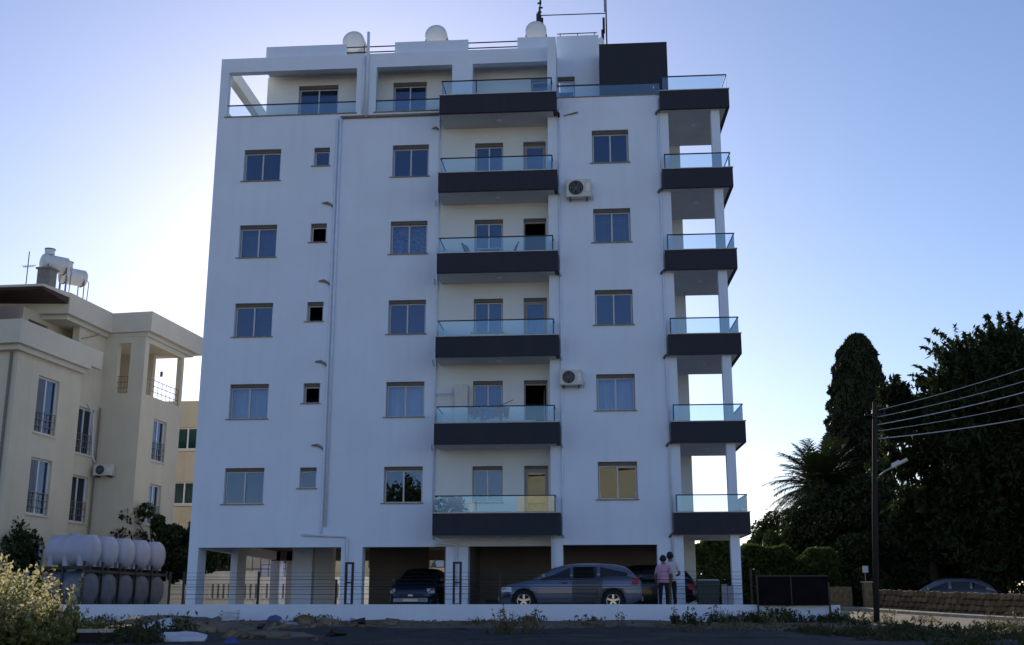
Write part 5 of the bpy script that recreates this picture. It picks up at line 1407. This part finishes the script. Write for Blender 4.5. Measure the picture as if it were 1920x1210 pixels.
def weeds(name, label, region, n, hrange, m, lean=.25, leafy=8, seed=0, width=.012, size=.05):
    """upright weed stems with narrow leaves, one mass"""
    V, F = [], []; LP = []
    ncl = max(6, n // 28)
    cen = np.stack([rng.uniform(region[0], region[1], ncl), rng.uniform(region[2], region[3], ncl), rng.uniform(.35, 1.25, ncl)], 1)
    for i in range(n):
        cl = cen[rng.integers(ncl)]
        x = float(np.clip(cl[0] + rng.normal(0, .22), region[0], region[1])); y = float(np.clip(cl[1] + rng.normal(0, .28), region[2], region[3])); z0 = float(gz(x, y)) + .0
        h_ = rng.uniform(*hrange) * rng.uniform(.5, 1) * cl[2]
        d_ = rng.normal(0, lean, 2)
        pts = [np.array([x + d_[0] * q * q * h_, y + d_[1] * q * q * h_, z0 + h_ * q]) for q in (0, .4, .75, 1)]
        sd = np.array([math.cos(i), math.sin(i), 0]) * width
        o = len(V)
        for j, p in enumerate(pts): V += [p - sd * (1 - .8 * j / 3), p + sd * (1 - .8 * j / 3)]
        for j in range(3): F.append((o + 2 * j, o + 2 * j + 1, o + 2 * j + 3, o + 2 * j + 2))
        if leafy:
            q = rng.random((leafy, 1)); LP.append(pts[0] + (pts[3] - pts[0]) * q + rng.normal(0, .03, (leafy, 3)))
    me = bpy.data.meshes.new(name); me.from_pydata([tuple(v) for v in V], [], F); me.materials.append(M[m]); me.update()
    st_ = link(name, me)
    st_['kind'] = 'stuff'; st_['label'] = label; st_['category'] = 'weeds'
    if leafy:
        l = leaves('weed_leaf', m, np.concatenate(LP), size, st_, .5, 2.4); l['kind'] = 'stuff'
    return st_
weeds('weeds', 'dark weeds growing along the right foot of the low white wall', (1.9, 6.9, -9.0, -5.75), 420, (.10, .48), 'weed', leafy=9)
weeds('dry_weeds', 'straw-coloured grass mixed with the weeds at right', (1.2, 11.5, -15, -6.2), 520, (.10, .55), 'weed_dry', leafy=5, size=.04)
weeds('weeds', 'tangled grey-green weeds in the lower right corner', (4.2, 12.5, -18.5, -10.2), 1300, (.06, .30), 'weed', leafy=8)
weeds('dry_weeds', 'sparse dry stems in the middle foreground', (-3.3, 0.6, -14.5, -10.5), 46, (.35, 1.0), 'weed_dry', lean=.12, leafy=10, width=.014, size=.045)
weeds('dry_weeds', 'short dry tufts along the wall foot', (-15, 2, -6.6, -5.65), 220, (.05, .25), 'weed_dry', leafy=4)
weeds('dry_weeds', 'straw-coloured tufts on the dirt verge', (-12, 3, -11.5, -6.5), 260, (.04, .2), 'weed_dry', leafy=4, size=.035)
weeds('weeds', 'dark weeds between the dry shrub and the rubbish', (-11.2, -8.6, -19, -13.5), 700, (.12, .5), 'weed', leafy=8)
# rubbish heap at the left
def lump(name, m, x, y, r, lab, cat, flat=.35, grp='rubbish dumped by the road', sharp=False, rz=0, dz=0):
    mb = MB(); rings = []
    sd = random.random() * 9
    for lat in np.linspace(-.3, 1.5, 6 if sharp else 9):
        rings.append([(r * math.cos(lat) * math.cos(a) * (1 + .22 * math.sin(3 * a + sd) + .12 * math.sin(7 * a + lat * 4 + sd)), r * .7 * math.cos(lat) * math.sin(a) * (1 + .2 * math.sin(2 * a + sd)), r * flat * (math.sin(lat) + .12 * math.sin(5 * a + 6 * lat + sd))) for a in np.linspace(0, 2 * math.pi, 15)[:-1]])
    mb.loft(rings); o = mb.build(name, m, smooth=not sharp); o.location = (x, y, float(gz(x, y)) + .03 + dz); o.rotation_euler = (0, 0, rz)
    return tag(o, lab, cat, grp)
def slab(name, m, x, y, sx, sy, th, rot, lab, cat, dz=.08):
    mb = MB(); n = 5; rings = []
    for j in range(2):
        pass
    xs = np.linspace(-sx, sx, n)
    top = [[(a + random.uniform(-.02, .02), b, .04 * math.sin(a * 5 + b * 3) + th) for a in xs] for b in (-sy, 0, sy)]
    V = [p for r_ in top for p in r_] + [(p[0], p[1], p[2] - th) for r_ in top for p in r_]; F = []
    for r_ in range(2):
        for c_ in range(n - 1):
            i = r_ * n + c_; F.append((i, i + 1, i + n + 1, i + n)); F.append((15 + i, 15 + i + n, 15 + i + n + 1, 15 + i + 1))
    ring = list(range(n)) + [2 * n - 1, 3 * n - 1] + list(range(3 * n - 2, 2 * n - 1, -1)) + [n]
    for i in range(len(ring)):
        a, b = ring[i], ring[(i + 1) % len(ring)]; F.append((b, a, 15 + a, 15 + b))
    mb.add(V, F); o = mb.build(name, m); o.location = (x, y, float(gz(x, y)) + dz); o.rotation_euler = rot
    return tag(o, lab, cat, 'rubbish dumped by the road')
lump('dirt_heap', 'dirt', -9.6, -13.0, 1.5, 'low heap of dark soil beside the rubbish', 'heap', .16)
lump('dirt_heap', 'dirt', -12.2, -8.2, 1.4, 'low heap of soil against the wall foot at left', 'heap', .14)
lump('dirt_heap', 'dirt', -7.2, -15.5, 1.0, 'small mound of soil in front of the cardboard', 'heap', .14)
slab('cardboard', 'card', -9.2, -14.2, .5, .35, .03, (R(14), R(6), R(20)), 'large brown cardboard sheet on the rubbish heap', 'cardboard', .16)
slab('cardboard', 'card', -7.5, -14.0, .45, .3, .03, (R(10), R(-8), R(-25)), 'smaller brown cardboard sheet right of the white sheet', 'cardboard', .1)
slab('white_sheet', 'paper', -8.3, -17.2, .42, .26, .05, (R(14), R(7), R(14)), 'crumpled white foam sheet at the bottom left', 'sheet', .1)
slab('white_sheet', 'paper', -9.6, -15.2, .3, .2, .03, (R(32), R(-10), R(35)), 'small torn white sheet on the rubbish heap', 'sheet', .22)
lump('plastic_bag', 'bluebag', -8.75, -17.2, .26, 'bright blue plastic bag beside the white foam sheet', 'bag', .6, sharp=True)
lump('plastic_bag', 'bluebag', -7.15, -17.8, .14, 'small blue plastic bag at the right of the foam sheet', 'bag', .8, sharp=True)
lump('plastic_bag', 'paper', -12.9, -7.0, .5, 'flattened pale plastic bag lying against the wall foot', 'bag', .25, sharp=True)
lump('plastic_bag', 'cloth_b', -9.5, -6.6, .22, 'small blue bag at the foot of the low wall', 'bag', .7, sharp=True)
lump('rubble', 'stone_b', -8.6, -6.7, .28, 'brown rubble lump beside the small blue bag', 'rubble', .6, sharp=True)
t = thing('pallet', 'pale slatted board stack leaning at the foot of the low wall', 'pallet', (-10.9, -6.4, float(gz(-10.9, -6.4))), R(6))
for i in range(3):
    MB().obox((0, -.05 - .02 * i, .06 + .095 * i), (1, 0, .05), (0, .9, -.35), (-.05, .35, .9), .30, .015, .036).build('plank', 'paper', t, wl=False)
for x in (-.24, .24): MB().obox((x, -.02, .16), (1, 0, 0), (0, .9, -.35), (0, .35, .9), .03, .012, .17).build('batten', 'board', t, wl=False)
t = thing('plastic_tub', 'dark broken plastic tub beside the blue bag', 'tub', (-9.9, -17.6, float(gz(-9.9, -17.6))), R(20))
mb = MB(); mb.loft([[(-.28, -.2, 0), (.28, -.2, 0), (.28, .2, 0), (-.28, .2, 0)], [(-.34, -.26, .3), (.34, -.26, .3), (.34, .26, .3), (-.34, .26, .3)], [(-.31, -.23, .3), (.31, -.23, .3), (.31, .23, .3), (-.31, .23, .3)], [(-.26, -.18, .05), (.26, -.18, .05), (.26, .18, .05), (-.26, .18, .05)]]); mb.build('body', 'trim', t, wl=False)
MB().box(-.35, .35, -.27, -.262, .24, .31).build('rim', 'galv', t, wl=False)
sx_ = [(-6 + 2.1 * i + rng.normal(0, .6), rng.uniform(-10.8, -6.5)) for i in range(10)]
ls = MB()
for i in range(700):
    x, y = rng.uniform(-15, 8), rng.uniform(-11.5, -5.8); r = rng.uniform(.015, .07)
    z = float(gz(x, y)) + .02
    ls.add([(x - r, y, z), (x + r * .2, y - r, z), (x + r, y + r * .3, z), (x - r * .1, y + r, z), (x, y, z + r * rng.uniform(.5, 1))], [(0, 1, 4), (1, 2, 4), (2, 3, 4), (3, 0, 4)])
o = ls.build('gravel', 'stone_b'); o['kind'] = 'stuff'; o['label'] = 'scattered stones on the dirt verge'; o['category'] = 'gravel'

for i in range(40):
    x = rng.uniform(-11.5, -5.6); y = rng.uniform(-17.8, -7.5)
    m_, nm, ct = [('card', 'torn cardboard scrap', 'cardboard'), ('dirt', 'clod of dark soil', 'clod'), ('trim', 'black plastic scrap', 'scrap'), ('board', 'grey board fragment', 'board'), ('stone_b', 'broken brown stone', 'stone')][i % 5]
    sc_ = rng.uniform(.07, .2)
    mb = MB(); a_ = Vector((math.cos(i), math.sin(i), rng.uniform(-.3, .3))).normalized(); b_ = a_.orthogonal().normalized(); c_ = a_.cross(b_)
    mb.obox((0, 0, 0), a_, b_, c_, sc_, sc_ * rng.uniform(.4, .8), sc_ * rng.uniform(.1, .35))
    mb.v = [(p[0] + random.uniform(-.25, .25) * sc_, p[1] + random.uniform(-.25, .25) * sc_, p[2]) for p in mb.v]
    o = mb.build({'card': 'cardboard_scrap', 'dirt': 'soil_clod', 'trim': 'plastic_scrap', 'board': 'board_fragment', 'stone_b': 'broken_stone'}[m_], m_); o.location = (x, y, float(gz(x, y)) + .07)
    zone = 'behind the rubbish heap by the wall' if y > -10.5 else ('left of the white foam sheet' if x < -9 else ('around the white foam sheet' if y < -13.5 else 'between the heap and the road edge'))
    size = 'small ' if sc_ < .135 else 'larger '
    tag(o, size + nm + ' ' + zone, ct, size + nm + ' scraps ' + zone)

# ================================================================== across the street, behind the viewpoint: seen mirrored in the window panes
def facing_house(x0, x1, y, z1, m, lab, rows):
    z0 = float(gz((x0 + x1) / 2, y)) - .3
    t = thing('facing_house', lab, 'building', ((x0 + x1) / 2, y, z0))
    holes = [(x, x + 1.3, z, z + 1.5) for z in rows for x in np.arange(x0 + 1.2, x1 - 1.6, 3.1)]
    w = wall(x0, x1, z0, z1, holes, y, y - .3); w.build('wall', m, t)
    MB().box(x0, x1, y - 9, y - .32, z0, z1 - .3).build('block', m, t)
    MB().box(x0 - .25, x1 + .25, y - .32, y + .5, z1, z1 + .25).build('cornice', 'cream_trim', t)
    for h_ in holes:
        o = MB().box(h_[0], h_[1], y - .2, y - .15, h_[2], h_[3]).build('window', 'frame_dark', t); MB().box(h_[0] - .1, h_[1] + .1, y, y + .12, h_[2] - .1, h_[2]).build('sill', 'cream_trim', o)
    for x in np.arange(x0 + 2, x1, 5.5):
        MB().tube([(x, y - 2, z1), (x, y - 2, z1 + 2.0)], .5, 14).build('roof_tank', 'tankw', t)
    return t
facing_house(-9, 4.6, -84, 14.2, 'cream_deep', 'cream house across the street mirrored in the first-floor panes', (1.0, 4.2))
facing_house(14, 34, -92, 9.0, 'bgwall', 'pale house across the street, mirrored faintly in the glass', (1.0, 4.2))
facing_house(-34, -12, -98, 10.5, 'bgwall', 'white house across the street behind the large tree, mirrored in glass', (1.0, 4.2, 7.2))
facing_house(-60, -36, -95, 10.0, 'cream2', 'tan house across the street, mirrored in the left panes', (1.0, 4.2, 7.0))
tree('facing_tree', 'large green tree across the street mirrored in the left first-floor panes', 'tree', -20, -72, (-20, -72, 6.5), (7, 4, 6), 60, 160, .4, 'leaf_mid', tr=.4)
